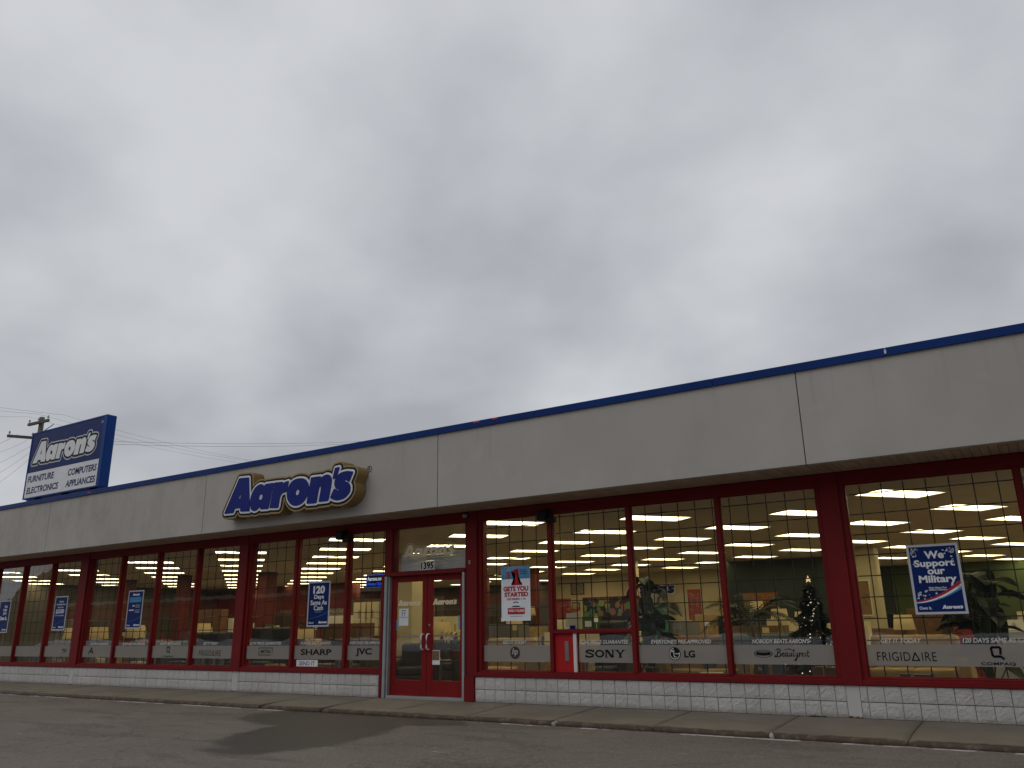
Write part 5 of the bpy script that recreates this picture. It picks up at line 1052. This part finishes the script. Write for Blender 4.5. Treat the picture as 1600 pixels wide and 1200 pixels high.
bm = bmesh.new(); tube(bm, [(0.05, -0.12, 10.1), (0.42, 0.35, 10.68)], 0.02, 5); obj('brace', bm, 'wood_pole', UP)
def line(label, a, b, sag, r=0.011):
    a, b = Vector(a), Vector(b); P = [a.lerp(b, i/24)+Vector((0, 0, -4*sag*(i/24)*(1-i/24))) for i in range(25)]; bm = bmesh.new(); tube(bm, P, r, 5); tag(obj('power_line', bm, 'wire'), label, 'wire', 'overhead lines at the left')
for lb, a_, b_, sg in (
    ('thin overhead line left of the pole top, uppermost', (-37.2, 7.2, 10.95), (-29.8, -7.2, 8.4), 0.1), ('thin overhead line left of the pole top, second from top', (-38.33, 6.6, 11.05), (-26.2, -5.4, 7.5), 0.1),
    ('thin overhead line left of the pole top, third from top', (-38.6, 6.3, 10.9), (-25.1, -4.5, 6.9), 0.1), ('overhead line leaving the lower crossarm to the left', (-39.9, 6.6, 10.3), (-38.2, 4.4, 8.9), 0.05),
    ('service line falling to the left edge, highest of four', (-38.9, 6.6, 9.9), (-33.6, 2.4, 7.7), 0.1), ('service line falling to the left edge, second of four', (-38.2, 6.6, 9.65), (-33.8, 2.4, 7.1), 0.1), ('service line falling to the left edge, third of four', (-38.2, 6.6, 9.35), (-33.6, 2.4, 6.6), 0.1), ('service line falling to the left edge, lowest of four', (-38.2, 6.6, 9.06), (-33.4, 2.4, 6.1), 0.1),
    ('thin line running right behind the roof sign, top of three', (-37.2, 7.2, 10.95), (-45.5, 27.4, 12.7), 0.25), ('thin line running right behind the roof sign, middle of three', (-38.33, 6.6, 11.05), (-46.5, 27.5, 12.9), 0.3), ('thin line running right behind the roof sign, lowest of three', (-38.6, 6.3, 10.9), (-47.2, 27.5, 12.85), 0.3),
    ('level cable right of the roof sign, upper of a pair', (-38.1, 6.6, 9.85), (-36.7, 26.6, 13.1), 0.2), ('level cable right of the roof sign, lower of a pair', (-38.1, 6.6, 9.75), (-36.7, 26.6, 12.98), 0.25)): line(lb, a_, b_, sg, 0.0045 if 'thin' in lb or 'service' in lb else 0.007)

# ================================================================== across the road: only mirrored in the panes
FB_ = thing('opposite_building', 'low red fronted building across the road, mirrored in the shop windows', 'building', (-60, -46, ZR))
box_obj('wall', 'far_wall', FB_, -38, 36, -8, 5.6, 0, 3.6); box_obj('red_front', 'far_red', FB_, -38, 14, 5.62, 5.8, 1.4, 4.3); box_obj('red_band', 'far_bright_red', FB_, 14.1, 36.2, 5.62, 5.9, 3.0, 3.65); box_obj('white_strip', 'white_paint', FB_, -38, 14, 5.62, 5.95, 4.32, 4.6)
for i in range(12): f_ = box_obj('window', 'charcoal', FB_, -36+i*6, -32+i*6, 5.605, 5.64 if i > 8 else 5.82, 0.6, 2.6); box_obj('window_frame', 'white_paint', f_, -36.1+i*6, -31.9+i*6, 5.60, 5.66 if i > 8 else 5.84, 2.61, 2.72)
def bare_tree_mesh(seed, H):
    rr = random.Random(seed); bm = bmesh.new()
    def grow(p, d, L, r, lv):
        q = p+d*L; mid = (p+q)/2+Vector((rr.uniform(-1, 1), rr.uniform(-1, 1), 0))*L*0.06; tube(bm, [p, mid, q], r, 5 if lv < 2 else 3, r*0.62)
        if lv >= 5: return
        for i in range(3 if lv < 4 else 2):
            a = rr.uniform(0, 6.28); s_ = rr.uniform(0.35, 0.75); n_ = (d+Vector((math.cos(a), math.sin(a), rr.uniform(0, .5)))*s_).normalized(); grow(p.lerp(q, rr.uniform(0.6, 1.0)), n_, L*rr.uniform(0.6, 0.8), r*0.55, lv+1)
    grow(Vector((0, 0, 0)), Vector((0, 0, 1)), H*0.3, H*0.02, 0); me = bpy.data.meshes.new('branches'); bm.to_mesh(me); bm.free(); me.materials.append(MATS['bark']); return me
TM = [bare_tree_mesh(i, 12) for i in range(3)]
for i in range(20): 
    o = bpy.data.objects.new('bare_tree', TM[i % 3]); COL.objects.link(o); tag(o, 'leafless tree behind the red building across the road, seen as a reflection', 'tree', 'bare trees across the road'); rr = random.Random(40+i); o.location = (-118+i*6.6+rr.uniform(-2, 2), -64+rr.uniform(-5, 5), ZR); o.rotation_euler = (0, 0, rr.uniform(0, 6)); o.scale = (1, 1, rr.uniform(0.8, 1.15))
bm = bmesh.new(); n = 520; rows = []
for i in range(n+1):
    xx = -200+260*i/n; q = i*60/n; hh_ = 22.0+1.6*math.sin(q*0.55)+1.0*math.sin(q*1.37+1)+random.uniform(-0.5, 0.5); rows.append([bm.verts.new((xx, yy, zz)) for yy, zz in ((-78, ZR-0.02), (-88, hh_*0.55), (-104, hh_), (-130, ZR-0.02))])
for a, b in zip(rows, rows[1:]):
    for j in range(3): bm.faces.new((a[j], a[j+1], b[j+1], b[j]))
struct('sky_masking_hill', bm, 'winter_wood')  # unseen wooded rise, made tall so the panes mirror its dark slope instead of sky
bm = bmesh.new(); rows = []
for i in range(61):
    xx = -80+i*1.4; hh_ = 0.35+0.3*abs(math.sin(i*0.7))+0.25*abs(math.sin(i*1.9)); rows.append([bm.verts.new((xx, -30+yy, ZR-0.01+zz)) for yy, zz in ((1.3, 0), (0.5, hh_*0.8), (-0.2, hh_), (-1.4, 0))])
for a, b in zip(rows, rows[1:]):
    for j in range(3): bm.faces.new((a[j], a[j+1], b[j+1], b[j]))
tag(obj('snow_bank', bm, 'snow', None, True), 'dirty snow bank along the road, mirrored low in the left windows', 'snow')
for x_, y_ in ((-16, -27), (-9, -27)): o = thing('street_pole', 'wooden pole across the lot, mirrored in the window right of the doors', 'pole', (x_, y_, ZR), 0, 'poles across the lot'); bm = bmesh.new(); lathe(bm, [(0.10, 0), (0.07, 9.5)], 10); obj('pole', bm, 'wood_pole', o, True); box_obj('crossarm', 'wood_pole', o, -0.8, 0.8, -0.16, -0.08, 8.8, 8.9)

# small things on the ground
bm = leaf_mesh(0.09, 0.05, 0.5, 4); o = tag(obj('fallen_leaf', bm, 'brown'), 'small brown fallen leaf on the asphalt near the bottom edge at right', 'leaf'); o.location = (-2.55, -3.72, ZR+0.012); o.rotation_euler = (0, 0, 0.7)
bm = bmesh.new(); rr = random.Random(8)
for i in range(60): x_ = rr.uniform(-3.05, -2.85); l_ = leaf_mesh(0.03, 0.012, 0.3, 2); join(bm, l_, Matrix.Translation((x_, -0.008-0.012*rr.random(), 0.002)) @ Matrix.Rotation(rr.uniform(0, 6.28), 4, 'Z') @ Matrix.Rotation(-0.8, 4, 'Y'))
o = obj('moss', bm, 'moss'); o['kind'] = 'stuff'; tag(o, 'green moss at the foot of the white block wall', 'moss')
